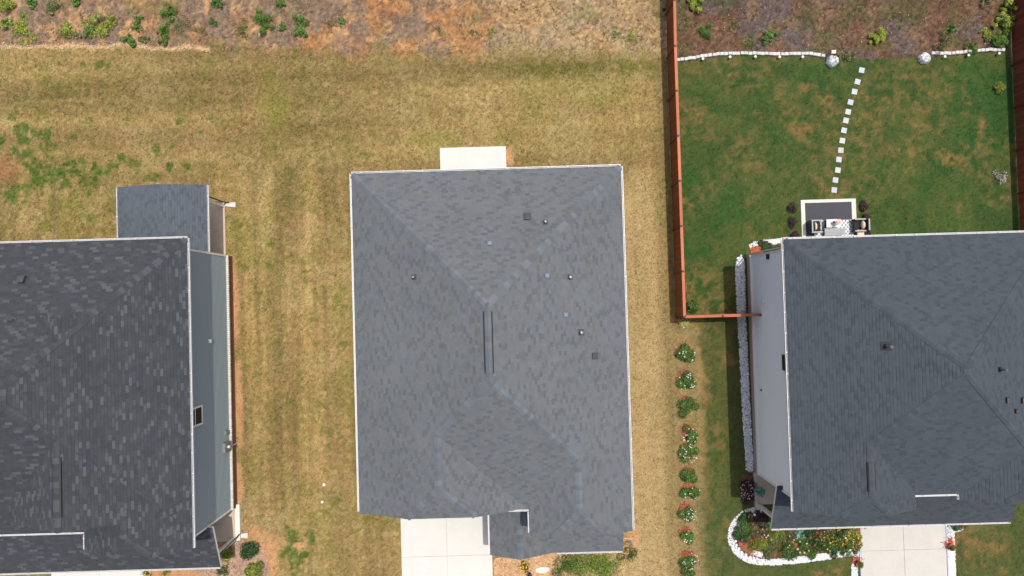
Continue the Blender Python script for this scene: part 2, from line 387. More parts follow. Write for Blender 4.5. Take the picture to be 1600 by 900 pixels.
# ------------------------------------------------------------------ roofs
def clip(poly, n, d):
    """keep n.x*x+n.y*y+d >= 0"""
    out = []
    for i in range(len(poly)):
        p, q = poly[i], poly[(i + 1) % len(poly)]
        a = n[0] * p[0] + n[1] * p[1] + d; b = n[0] * q[0] + n[1] * q[1] + d
        if a >= -1e-9: out.append(p)
        if (a > 1e-9 and b < -1e-9) or (a < -1e-9 and b > 1e-9):
            t = a / (a - b); out.append((p[0] + (q[0] - p[0]) * t, p[1] + (q[1] - p[1]) * t))
    return out
def area(poly):
    return abs(sum(poly[i][0] * poly[(i + 1) % len(poly)][1] - poly[(i + 1) % len(poly)][0] * poly[i][1] for i in range(len(poly)))) / 2 if len(poly) > 2 else 0
class Roof:
    """bodies: convex solids, each min(planes) over a footprint; the roof is their upper envelope"""
    def __init__(s): s.bodies = []
    def body(s, planes, foot): s.bodies.append((planes, foot)); return s
    def height(s, x, y):
        h = None
        for pl, ft in s.bodies:
            if all(n[0] * x + n[1] * y + d >= -1e-6 for n, d in ft):
                z = min(a * x + b * y + c for a, b, c in pl); h = z if h is None else max(h, z)
        return h
    def regions(s):
        """per body and plane: (plane, keep half planes, [exclusion convex sets])"""
        for ia, (pl, ft) in enumerate(s.bodies):
            for i, P in enumerate(pl):
                keep = list(ft) + [((Q[0] - P[0], Q[1] - P[1]), Q[2] - P[2]) for j, Q in enumerate(pl) if j != i]
                excl = []
                for ib, (pb, fb) in enumerate(s.bodies):
                    if ib == ia: continue
                    hs = list(fb); ok = True
                    for Q in pb:
                        if max(abs(Q[k] - P[k]) for k in range(3)) < 1e-6:
                            if ib > ia: ok = False
                            continue
                        hs.append(((Q[0] - P[0], Q[1] - P[1]), Q[2] - P[2]))
                    if ok: excl.append(hs)
                yield P, keep, excl
    @staticmethod
    def cut(poly, keep, excl):
        for n, d in keep:
            poly = clip(poly, n, d)
            if len(poly) < 3: return []
        pieces = [poly]
        for hs in excl:
            nxt = []
            for p in pieces:
                rest = p
                for n, d in hs:
                    o = clip(rest, (-n[0], -n[1]), -d)
                    if area(o) > 1e-4: nxt.append(o)
                    rest = clip(rest, n, d)
                    if len(rest) < 3: break
            pieces = nxt
        return [p for p in pieces if area(p) > 4e-4]

def shingle_roof(R, bbox, tones, rng, expo=0.142, widths=((.17, .47, .64), .86, .72)):
    """deck mesh + every shingle tab as a real wedge (joined)"""
    x0, x1, y0, y1 = bbox
    dv, df, dm = [], [], []
    sv, sf, sc = [], [], []
    for P, keep, excl in R.regions():
        a, b, c = P
        for p in R.cut([(x0, y0), (x1, y0), (x1, y1), (x0, y1)], keep, excl):
            k = len(p); base = len(dv)
            dv += [(x, y, a * x + b * y + c - 0.012) for x, y in p] + [(x, y, a * x + b * y + c - 0.17) for x, y in p]
            df.append(tuple(range(base, base + k))); dm.append(0)
            df.append(tuple(base + k + i for i in reversed(range(k)))); dm.append(1)
            for i in range(k): df.append((base + i, base + k + i, base + k + (i + 1) % k, base + (i + 1) % k)); dm.append(1)
        g = math.hypot(a, b); ux, uy = a / g, b / g; vx, vy = -uy, ux
        e = expo / math.sqrt(1 + g * g)
        cor = [(x0, y0), (x1, y0), (x1, y1), (x0, y1)]
        # limit the tab grid to the plane's own extent
        reg = cor
        for n, d in keep:
            reg = clip(reg, n, d)
            if len(reg) < 3: break
        if len(reg) < 3: continue
        us = [x * ux + y * uy for x, y in reg]; vs = [x * vx + y * vy for x, y in reg]
        k0 = math.floor(min(us) / e); k1 = math.ceil(max(us) / e)
        vmin, vmax = min(vs), max(vs)
        for k in range(k0, k1):
            ua, ub = k * e, (k + 1) * e
            v = vmin - 1.0 - ((k * 0.29 + rng.uniform(-.07, .07)) % 1.0); queue = []
            while v < vmax:
                if not queue:
                    cut_ = sorted(rng.uniform(-.05, .05) + t_ for t_ in widths[0]); ws = [q_ - p_ for p_, q_ in zip([0] + cut_, cut_ + [widths[1]])]
                    acc = rng.choice((1, 1, 3)) if rng.random() < widths[2] else -1
                    queue = [(w_, i_ == acc) for i_, w_ in enumerate(ws)]
                wd, accent = queue.pop(0)
                if v + wd < vmin: v += wd; continue
                q = [(ua * ux + v * vx, ua * uy + v * vy), (ub * ux + v * vx, ub * uy + v * vy), (ub * ux + (v + wd) * vx, ub * uy + (v + wd) * vy), (ua * ux + (v + wd) * vx, ua * uy + (v + wd) * vy)]
                v += wd
                top = rng.choice((0.016, 0.018)) if accent else rng.choice((0.008, 0.011)); t = tones(rng, accent)
                for p in R.cut(q, keep, excl):
                    m = len(p); base = len(sv)
                    for x, y in p:
                        s = (x * ux + y * uy - ua) / e
                        sv.append((x, y, a * x + b * y + c + 0.002 + top * (1 - s)))
                    for x, y in p: sv.append((x, y, a * x + b * y + c - 0.011))
                    if sum(p[i][0] * p[(i + 1) % m][1] - p[(i + 1) % m][0] * p[i][1] for i in range(m)) > 0:
                        sf.append(tuple(range(base, base + m)))
                    else: sf.append(tuple(reversed(range(base, base + m))))
                    sc.append(t)
                    for i in range(m):
                        sf.append((base + i, base + m + i, base + m + (i + 1) % m, base + (i + 1) % m)); sc.append(t)
    return mesh('roof', dv, df, ['deck_top', 'white_trim'], midx=dm), mesh('shingle_field', sv, sf, 'shingle', sc)

CAPS = {}
def cap_mesh(key, tone, drop):
    k = (key, round(drop, 3), tone)
    if k not in CAPS:
        L, wd, t = 0.27, 0.155, 0.012
        v = []
        for x, lift in ((0, 0.026), (L, 0.012)):
            v += [(x, -wd, lift - drop * wd), (x, 0, lift), (x, wd, lift - drop * wd), (x, -wd, lift - t - .012 - drop * wd), (x, 0, lift - t - .012), (x, wd, lift - t - .012 - drop * wd)]
        f = [(0, 6, 7, 1), (1, 7, 8, 2), (0, 1, 4, 3), (1, 2, 5, 4), (0, 3, 9, 6), (2, 8, 11, 5), (6, 9, 10, 7), (7, 10, 11, 8), (3, 4, 10, 9), (4, 5, 11, 10)]
        CAPS[k] = mesh('hip_cap', v, f, 'shingle', [tone] * len(f))
    return CAPS[k]
def cap_line(roof, p, q, drop, tones, key, rng, name='hip_cap'):
    """overlapping cap shingles laid up the line p -> q (p low)"""
    p, q = Vector(p), Vector(q); d = (q - p); n = max(1, int(d.length / 0.205)); d.normalize()
    y = Vector((-d.y, d.x, 0)).normalized(); z = d.cross(y)
    if z.z < 0: z = -z; y = -y
    M = Matrix((d, y, z)).transposed().to_4x4()
    for i in range(n):
        o = link(name, cap_mesh(key, rng.choice(tones), drop), roof)
        jit = Vector((rng.uniform(-.004, .004), rng.uniform(-.004, .004), 0))
        o.matrix_local = Matrix.Translation(p + d * (i * 0.205) + jit + Vector((0, 0, 0.008))) @ M

def gutter(parent, p, q, z, out, hang=True, mat='white_metal', downspout=None):
    """open U channel along the eave p -> q, out = outward unit vector"""
    p, q = Vector((*p, 0)), Vector((*q, 0)); o = Vector((*out, 0)); W, D, t = 0.080, 0.11, 0.008
    m = MB()
    def pl(a, b, c_, d_):
        P = [p + o * a, p + o * b, q + o * b, q + o * a]
        m.rings([[(v.x, v.y, z + c_) for v in P], [(v.x, v.y, z + d_) for v in P]])
    pl(0.004, 0.004 + t, -D, 0.0); pl(W - t, W, -D, -0.012); pl(W - t - .012, W + .006, -0.012, 0.0)
    pl(0.004 + t, W - t, -D, -D + t)
    g = m.build('gutter', mat, parent)
    d = (q - p); L = d.length; d.normalize()
    for e in (p, q - d * t):
        k = MB(); P = [e + o * (.004 + t), e + o * (W - t), e + d * t + o * (W - t), e + d * t + o * (.004 + t)]
        k.rings([[(v.x, v.y, z - D + t) for v in P], [(v.x, v.y, z - .003) for v in P]]).build('end_cap', mat, g)
    if hang:
        n = max(2, int(L / 0.95))
        for i in range(n):
            c = p + d * (L * (i + .5) / n + RND.uniform(-.08, .08)); k = MB()
            P = [c + o * .016 - d * .018, c + o * (W + .012) - d * .018, c + o * (W + .012) + d * .018, c + o * .016 + d * .018]
            k.rings([[(v.x, v.y, z + .002) for v in P], [(v.x, v.y, z + .014) for v in P]]).build('hanger', mat, g)
    return g

def wall_run(parent, pts, z0, roof, mat, name='wall', thick=0.12, default=None):
    """one wall per segment; the top follows the roof's underside"""
    for (p, q) in zip(pts[:-1], pts[1:]):
        p2, q2 = Vector(p), Vector(q); d = q2 - p2; L = d.length; d.normalize(); nrm = Vector((d.y, -d.x))
        n = max(1, int(L / 0.25)); m = MB(); prev = None
        for i in range(n + 1):
            c = p2 + d * (L * i / n)
            h = roof.height(c.x, c.y) if roof else None
            h = (default if h is None else h) - 0.10
            s = []
            for off in (0, -thick):
                w_ = c + nrm * off; s += [(w_.x, w_.y, z0), (w_.x, w_.y, h)]
            if prev:
                m.quad([prev[0], s[0], s[1], prev[1]]); m.quad([s[2], prev[2], prev[3], s[3]]); m.quad([prev[1], s[1], s[3], prev[3]])
            prev = s
        m.build(name, mat, parent)

def lap_siding(parent, p, q, out, z0, z1, mat, expo=0.15):
    """overlapping boards, each tilted out at its foot (one joined part)"""
    p, q, o = Vector((*p, 0)), Vector((*q, 0)), Vector((*out, 0)); m = MB(); z = z0
    while z < z1:
        zt = min(z + expo, z1)
        a, b = p + o * .050, q + o * .050; c, d = q + o * .012, p + o * .012; e, f = q + o * .006, p + o * .006
        m.quad([(a.x, a.y, z), (b.x, b.y, z), (c.x, c.y, zt), (d.x, d.y, zt)])
        m.quad([(f.x, f.y, z), (e.x, e.y, z), (b.x, b.y, z), (a.x, a.y, z)])
        z = zt
    g = m.build('siding', mat, parent); g['kind'] = 'stuff'
    return g

def pipe_vent(roof, px, py, P, h=0.35, r=0.045, mat='dark_metal', base=0.12, pm='grey_metal'):
    x, y, z = on_plane(px, py, P)
    m = MB(); g = math.atan(math.hypot(P[0], P[1]))
    def top(dx, dy, dz): return (x + dx, y + dy, z + P[0] * dx + P[1] * dy + dz)
    m.rings([[top(-base, -base, .016), top(base, -base, .016), top(base, base, .016), top(-base, base, .016)], [top(-base, -base, .03), top(base, -base, .03), top(base, base, .03), top(-base, base, .03)]])
    m.lathe([(r * 2.1, z - .04), (r * 1.3, z + .12)], 10, x, y)
    m.build('vent_flashing', mat, roof)
    k = MB(); k.lathe([(r, z), (r, z + h), (r * .72, z + h), (r * .72, z + h - .1)], 10, x, y); k.build('vent_pipe', pm, roof, smooth=False)
def box_vent(roof, px, py, P, w_=0.34, h=0.13, mat='dark_metal'):
    x, y, z = on_plane(px, py, P); a = w_ / 2; m = MB()
    def top(dx, dy, dz): return (x + dx, y + dy, z + P[0] * dx + P[1] * dy + dz)
    b = a * 1.15
    m.rings([[top(-b, -b, .014), top(b, -b, .014), top(b, b, .014), top(-b, b, .014)], [top(-b, -b, .024), top(b, -b, .024), top(b, b, .024), top(-b, b, .024)]])
    m.rings([[top(-a, -a, .024), top(a, -a, .024), top(a, a, .024), top(-a, a, .024)], [top(-a, -a, h), top(a, -a, h), top(a, a, h), top(-a, a, h)], [top(-a * .8, -a * .8, h + .02), top(a * .8, -a * .8, h + .02), top(a * .8, a * .8, h + .02), top(-a * .8, a * .8, h + .02)]])
    m.build('roof_vent', mat, roof)
def ridge_vent(roof, x, y0, y1, z, drop, wd, tones, key, rng):
    m = MB(); h = .075
    def sec(y): return [(x - wd / 2, y, z - drop * wd / 2 - .05), (x - wd / 2, y, z - drop * wd / 2 + h), (x, y, z + h + .012), (x + wd / 2, y, z - drop * wd / 2 + h), (x + wd / 2, y, z - drop * wd / 2 - .05)]
    m.rings([sec(y0), sec(y1)]); v = m.build('ridge_vent', 'black_metal', roof)
    n = max(2, int((y1 - y0) / .26))
    for i in range(n):
        a = y0 + (y1 - y0) * i / n; b = y0 + (y1 - y0) * (i + 1) / n + .02
        k = MB(); s = wd / 2 - .05; t = rng.choice(tones); dz = .012
        k.rings([[(x - s, a, z - drop * s + h + dz), (x, a, z + h + .012 + dz), (x + s, a, z - drop * s + h + dz), (x, a, z + h - .03)],
                 [(x - s, b, z - drop * s + h + dz * .6), (x, b, z + h + .012 + dz * .6), (x + s, b, z - drop * s + h + dz * .6), (x, b, z + h - .03)]], t)
        link('ridge_cap', k.mesh('ridge_cap', 'shingle'), roof)

def XL(x0, z, p=.5): return (p, 0.0, z - p * x0)       # slope rising to +x from an eave at x0
def XR(x0, z, p=.5): return (-p, 0.0, z + p * x0)
def YB(y0, z, p=.5): return (0.0, -p, z + p * y0)      # rear slope, eave at y0
def YF(y0, z, p=.5): return (0.0, p, z - p * y0)       # front slope
def foot(x0, x1, y0, y1): return [((1, 0), -x0), ((-1, 0), x1), ((0, 1), -y0), ((0, -1), y1)]
ZE = 6.2

def tones_center(r, accent=False):
    b = (0.110, 0.118, 0.125)
    s = r.uniform(.77, .88) if accent else r.uniform(.93, 1.06)
    wv = r.uniform(-.006, .006) * s
    return (b[0] * s + wv, b[1] * s + wv * .5, b[2] * s - wv * .5)
def tones_left(r, accent=False):
    b = (0.042, 0.0455, 0.051)
    s = r.uniform(1.15, 1.75) if accent else r.uniform(.86, 1.10)
    wv = r.uniform(-.003, .004)
    return (b[0] * s + wv, b[1] * s + wv * .4, b[2] * s)
def tones_right(r, accent=False):
    b = (0.053, 0.063, 0.074)
    s = r.uniform(.78, .88) if accent else r.uniform(.93, 1.07)
    return (b[0] * s, b[1] * s, b[2] * s)

def finish_roof(house, R, bbox, tones, seed, **kw):
    rng = random.Random(seed)
    dk, sh = shingle_roof(R, bbox, tones, rng, **kw)
    roof = link('roof', dk, house)
    s = link('shingle_field', sh, roof); s['kind'] = 'stuff'
    return roof, rng

# ================================================================== the middle house
def center_house():
    h = thing('house', 'middle house with light grey shingle hip roof and front driveway', 'house')
    L, Rr, B, Fp = XL(-7.5, ZE), XR(5.39, ZE), YB(6.35, ZE), YF(-9.82, ZE)
    WL, WR = XR(0.5, ZE), XL(0.2, ZE)
    JL = YF(-9.74, 7.42, .52); JR = YF(-10.96, 6.9, .46)
    R = Roof()
    R.body([L, Rr, B, Fp], foot(-7.5, 5.39, -9.82, 6.35))
    R.body([L, WL, JL], foot(-7.5, .5, -9.74, 0))
    R.body([Rr, WR, JR], foot(.54, 5.39, -10.96, 0))
    roof, rng = finish_roof(h, R, (-8, 6, -11.5, 7), tones_center, 3)
    ct = [(.104, .118, .130), (.115, .130, .142), (.128, .143, .154), (.095, .106, .116), (.110, .122, .132)]
    zr = ZE + .5 * 6.445; xm = -1.055
    ry0, ry1 = -9.82 + 6.445, 6.35 - 6.445
    cap_line(roof, (-7.45, 6.30, ZE + .02), (xm, ry1, zr), .354, ct, 'c', rng)
    cap_line(roof, (5.34, 6.30, ZE + .02), (xm, ry1, zr), .354, ct, 'c', rng)
    zl = ZE + 2.0; xl = -3.5; yl = -9.82 + 4.0
    cap_line(roof, (xl, yl, zl), (xm, ry0, zr), .354, ct, 'c', rng)
    zq = ZE + .5 * (5.39 - 2.795); xq = 2.795; yq = -9.82 + 2.595
    cap_line(roof, (xq, yq, zq), (xm, ry0, zr), .354, ct, 'c', rng)
    cap_line(roof, (xm, ry0, zr + .005), (xm, ry1, zr + .005), .5, ct, 'c', rng, 'ridge_cap')
    jy = -9.74 + (zl - 7.42) / .52
    cap_line(roof, (xl, jy, zl), (xl, yl, zl), .5, ct, 'c', rng, 'ridge_cap')
    xc = -7.5 + (7.42 - ZE) / .5
    cap_line(roof, (xc, -9.7, 7.43), (xl, jy, zl), .35, ct, 'c', rng); cap_line(roof, (2 * xl - xc, -9.7, 7.43), (xl, jy, zl), .35, ct, 'c', rng)
    jq = -10.96 + (zq - 6.9) / .46
    cap_line(roof, (xq, jq, zq), (xq, yq, zq), .5, ct, 'c', rng, 'ridge_cap')
    xd = 5.39 - (6.9 - ZE) / .5
    cap_line(roof, (xd, -10.92, 6.91), (xq, jq, zq), .35, ct, 'c', rng); cap_line(roof, (2 * xq - xd, -10.92, 6.91), (xq, jq, zq), .35, ct, 'c', rng)
    ridge_vent(roof, xm, -3.02, -.36, zr + .01, .5, .40, ct, 'c', rng)
    # vents
    pipe_vent(roof, 647, 433, L); pipe_vent(roof, 852, 347, B, .3); pipe_vent(roof, 891, 433, Rr, .32, .055, 'dark_metal'); pipe_vent(roof, 908, 519, Rr, .34, .06, 'dark_metal', .14)
    box_vent(roof, 824, 338, B, .30); box_vent(roof, 930, 556, Rr, .26)
    for (px, py, P) in ((765, 380, B), (855, 431, Rr), (884, 492, Rr)): box_vent(roof, px, py, P, .17, .09, 'lead_metal')
    # gutters
    for e in (((-7.5, 6.352), (5.39, 6.352), (0, 1)), ((-7.502, -9.70), (-7.502, 6.35), (-1, 0)), ((5.392, -10.9), (5.392, 6.35), (1, 0)), ((-.45, -9.822), (.54, -9.822), (0, -1)), ((.538, -10.92), (.538, -9.94), (-1, 0))):
        gutter(h, e[0], e[1], ZE - .02, e[2])
    # walls
    x0, x1, yb = -7.05, 4.94, 5.9
    wall_run(h, [(x0, -9.35), (1.0, -9.35), (1.0, -10.5), (x1, -10.5), (x1, yb), (x0, yb), (x0, -9.35)], 0, R, 'siding_grey', default=ZE)
    # lower entry roof and front shed roof
    zp = 2.95
    Q = Roof(); GL, GR, SH = XL(-1.5, zp), XR(1.62, zp), YF(-13.08, zp, .33)
    Q.body([GL, GR], foot(-1.5, 1.62, -13.1, -9.37)); Q.body([SH], foot(.9, 5.4, -13.08, -10.52))
    dk, sh = shingle_roof(Q, (-2, 6, -13.5, -9), tones_center, rng)
    pr = link('porch_roof', dk, h); s = link('shingle_field', sh, pr); s['kind'] = 'stuff'
    gutter(h, (-1.502, -13.08), (-1.502, -9.9), zp - .02, (-1, 0)); gutter(h, (1.95, -13.082), (5.38, -13.082), zp - .02, (0, -1))
    cap_line(pr, (.06, -13.06, zp + .78), (.06, -9.4, zp + .78), .5, ct, 'c', rng, 'ridge_cap')
    for x, y in ((-1.2, -12.8), (1.7, -12.8), (5.0, -12.75)):
        MB().box(x - .1, x + .1, y - .1, y + .1, 0.1, 2.85).build('porch_post', 'white_trim', h)
    MB().box(-1.45, 5.1, -12.95, -9.4, -.05, .12, bev=.01).build('porch_floor', 'concrete', h)
    MB().box(-1.3, 5.2, -12.9, -12.7, 2.62, 2.80).build('porch_beam', 'white_trim', h)
    MB().box(-1.3, -1.1, -12.7, -9.4, 2.62, 2.80).build('porch_beam', 'white_trim', h)
    g = MB(); g.box(-6.4, -1.7, -9.42, -9.352, .02, 2.25); gd = g.build('garage_door', 'white_trim', h)
    for i in range(4):
        MB().box(-6.36, -1.74, -9.44, -9.421, .06 + i * .55, .56 + i * .55).build('door_panel', 'white_trim', gd)
    MB().box(-.4, .6, -9.43, -9.353, .13, 2.2).build('front_door', 'door_dark', h)
center_house()

# ================================================================== the left house
def left_house():
    h = thing('house', 'left house with dark charcoal roof and blue-grey lap siding wall', 'house')
    xR, xLft = -15.4, -28.4
    L, Rr, B, Fp = XL(xLft, ZE), XR(xR, ZE), YB(3.5, ZE), YF(-10.28, ZE)
    BW, SW = XL(-25.0, ZE), XL(-20.5, ZE)
    JS = YF(-11.2, 7.0, .5)
    R = Roof()
    R.body([L, Rr, B, Fp], foot(xLft, xR, -10.28, 3.5))
    R.body([Rr, BW], foot(-25, xR, -9.55, 0))
    R.body([Rr, SW, JS], foot(-20.5, xR, -11.2, 0))
    roof, rng = finish_roof(h, R, (-29, -15, -11.6, 4), tones_left, 5, expo=.142, widths=((.22, .56, .76), 1.05, .66))
    ct = [(.042, .046, .052), (.048, .053, .060), (.064, .070, .079), (.04, .043, .048), (.05, .054, .06)]
    zr = ZE + 3.25; xm = -21.9; ry1, ry0 = 3.5 - 6.5, -10.28 + 6.5
    cap_line(roof, (xR - .05, 3.45, ZE + .02), (xm, ry1, zr), .354, ct, 'l', rng); cap_line(roof, (xLft + .05, 3.45, ZE + .02), (xm, ry1, zr), .354, ct, 'l', rng)
    cap_line(roof, (xm, ry0, zr), (xm, ry1, zr), .5, ct, 'l', rng, 'ridge_cap')
    xb = -20.2; zb = ZE + 2.4; yb = -10.28 + 4.8
    cap_line(roof, (xb, yb, zb), (xm, ry0, zr), .354, ct, 'l', rng)
    cap_line(roof, (xLft + .05, -10.23, ZE + .02), (xm, ry0, zr), .354, ct, 'l', rng)
    cap_line(roof, (xb, -9.5, zb), (xb, yb, zb), .5, ct, 'l', rng, 'ridge_cap')
    xs = -17.95; zs = ZE + 1.275; jy = -11.2 + (zs - 7.0) / .5
    cap_line(roof, (xs, jy, zs), (xs, -8.9, zs), .5, ct, 'l', rng, 'ridge_cap')
    xc = xR - (7.0 - ZE) / .5
    cap_line(roof, (xc, -11.16, 7.01), (xs, jy, zs), .35, ct, 'l', rng); cap_line(roof, (2 * xs - xc, -11.16, 7.01), (xs, jy, zs), .35, ct, 'l', rng)
    ridge_vent(roof, xb, -8.86, -6.25, zb + .01, .5, .40, ct, 'l', rng)
    box_vent(roof, 36, 436, B, .32, .2); pipe_vent(roof, 20, 501, B, .45, .05, 'dark_metal')
    for e in (((xLft, 3.502), (xR, 3.502), (0, 1)), ((xR + .002, -11.18), (xR + .002, 3.5), (1, 0)), ((-25, -10.282), (-20.55, -10.282), (0, -1)), ((-20.502, -11.1), (-20.502, -10.42), (-1, 0)), ((xLft - .002, -10.2), (xLft - .002, 3.5), (-1, 0))):
        gutter(h, e[0], e[1], ZE - .02, e[2])
    wx, wy0, wyb = -15.87, -11.0, 3.05
    wall_run(h, [(-27.95, -9.8), (-20.05, -9.8), (-20.05, wy0), (wx, wy0)], 0, R, 'siding_blue', default=ZE)
    wall_run(h, [(wx, wyb), (-27.95, wyb), (-27.95, -9.8)], 0, R, 'siding_blue', default=ZE)
    wall_run(h, [(wx, wy0), (wx, wyb)], 0, R, 'siding_blue', default=ZE)
    # gable standing on the front slope
    wall_run(h, [(-24.0, -9.4), (-16.5, -9.4)], ZE + .3, R, 'siding_blue', 'gable_wall', default=ZE)
    # right side wall seen by the drone: lap boards over a brick base with a pale sill course
    lap_siding(h, (wx, wy0), (wx, wyb), (1, 0), .80, 6.25, 'siding_blue')
    MB().box(wx + .002, wx + .09, wy0 - .01, wyb + .01, -.05, .70).build('brick_base', 'brick_red', h)
    m = MB(); y = wy0 - .02; r = random.Random(2)
    while y < wyb:
        k = r.uniform(.9, 1.08); m.box(wx + .004, wx + .17 + r.uniform(-.006, .006), y, y + .088, .70, .80 + r.uniform(-.003, .003), (.60 * k, .56 * k, .48 * k), .006); y += .102
    s = m.build('sill_course', 'stone', h); s['kind'] = 'stuff'
    for y in (wy0 - .03, wyb - .07): MB().box(wx + .0, wx + .075, y, y + .1, .80, 6.2).build('corner_trim', 'white_trim', h)
    # window high on the wall
    ya, yb2 = at(306, 665, 4.6)[1], at(306, 635, 4.6)[1]
    wn = MB(); a, b, z0, z1 = ya - .01, yb2 + .01, 4.1, 5.45; x = wx + .035
    wn.box(x + .02, x + .075, a, b, z0, z0 + .09).box(x + .02, x + .075, a, b, z1 - .09, z1).box(x + .02, x + .075, a, a + .09, z0 + .09, z1 - .09).box(x + .02, x + .075, b - .09, b, z0 + .09, z1 - .09)
    win = wn.build('window', 'white_trim', h)
    MB().box(x + .03, x + .05, a + .09, b - .09, z0 + .09, z1 - .09).build('pane', 'glass_dark', win)
    MB().box(x + .04, x + .07, a + .09, b - .09, (z0 + z1) / 2 + .1, (z0 + z1) / 2 + .15).build('sash_rail', 'white_trim', win)
    # meter box, disconnect and conduit
    y = at(350, 698, 1.4)[1]
    mb = MB().box(wx + .03, wx + .20, y - .27, y + .25, 1.05, 1.75, bev=.02).build('meter_box', 'grey_metal', h)
    MB().tube((wx + .20, y - .02, 1.35), (wx + .30, y - .02, 1.35), .085, .08, 14).build('meter_dial', 'white_metal', mb)
    MB().tube((wx + .13, y - .1, -.02), (wx + .13, y - .1, 1.08), .03, .03, 8).build('conduit', 'white_metal', mb)
    y2 = at(349, 676, 1.3)[1]; MB().box(wx + .03, wx + .14, y2 - .11, y2 + .11, 1.15, 1.42, bev=.02).build('cable_box', 'grey_metal', h)
    y3 = at(323, 533, 3.0)[1]; MB().box(wx + .02, wx + .12, y3 - .1, y3 + .1, 2.95, 3.15, bev=.02).build('wall_vent', 'white_trim', h)
    # rear covered patio: low gable running away from the house
    zq = 2.8; Q = Roof(); p = .22
    PL, PR = XL(-20.62, zq, p), XR(-15.93, zq, p)
    Q.body([PL, PR], foot(-20.62, -15.93, 3.07, 6.66))
    dk, sh = shingle_roof(Q, (-21, -15, 3, 7), lambda r, a=False: tuple(v * 1.45 for v in tones_right(r, a)), rng)
    pr = link('patio_roof', dk, h); s = link('shingle_field', sh, pr); s['kind'] = 'stuff'
    gutter(h, (-15.928, 3.12), (-15.928, 6.64), zq - .02, (1, 0)); gutter(h, (-20.622, 3.55), (-20.622, 6.64), zq - .02, (-1, 0))
    MB().box(-20.3, -16.12, 3.05, 6.12, -.05, .10, bev=.01).build('patio_floor', 'concrete_stain', h)
    for x in (-20.05, -16.24):
        MB().box(x - .07, x + .07, 5.86, 6.0, .1, 2.72).build('patio_post', 'white_trim', h)
    MB().box(-20.2, -16.1, 5.83, 6.03, 2.5, 2.72).build('patio_beam', 'white_trim', h)
    MB().tube((-16.06, 6.10, .08), (-16.06, 6.10, 2.7), .04, .04, 8).tube((-16.06, 6.10, .08), (-15.86, 6.10, .05), .04, .04, 8).build('downspout', 'black_metal', h)
    # front porch
    zp = 2.95; S = Roof(); SH = YF(-13.32, zp, .38); S.body([SH], foot(-27, -15.52, -13.32, -10.98))
    dk, sh = shingle_roof(S, (-28, -15, -14, -10), tones_left, rng, .142, ((.22, .56, .76), 1.05, .66))
    pr = link('porch_roof', dk, h); s = link('shingle_field', sh, pr); s['kind'] = 'stuff'
    gutter(h, (-27, -13.322), (-15.55, -13.322), zp - .02, (0, -1))
    MB().box(-20.0, -15.72, -12.95, -11.02, -.05, .16, bev=.012).build('porch_floor', 'concrete_stain', h)
    MB().box(-15.86, -15.60, -12.9, -10.9, .0, .20, bev=.012).build('porch_curb', 'cream_trim', h)
    for x in (-19.8, -15.95): MB().box(x - .09, x + .09, -12.92, -12.74, .16, 2.86).build('porch_post', 'white_trim', h)
    MB().box(-26.8, -15.8, -12.95, -12.72, 2.64, 2.84).build('porch_beam', 'white_trim', h)
    MB().box(-26.0, -21.3, -9.90, -9.802, .02, 2.25).build('garage_door', 'white_trim', h)
    MB().tube((-15.62, -12.55, .10), (-15.72, -12.80, 2.9), .04, .04, 8).build('downspout', 'dark_metal', h)
    MB().box(-18.2, -17.2, -11.08, -11.002, .17, 2.25).build('front_door', 'door_dark', h)
left_house()

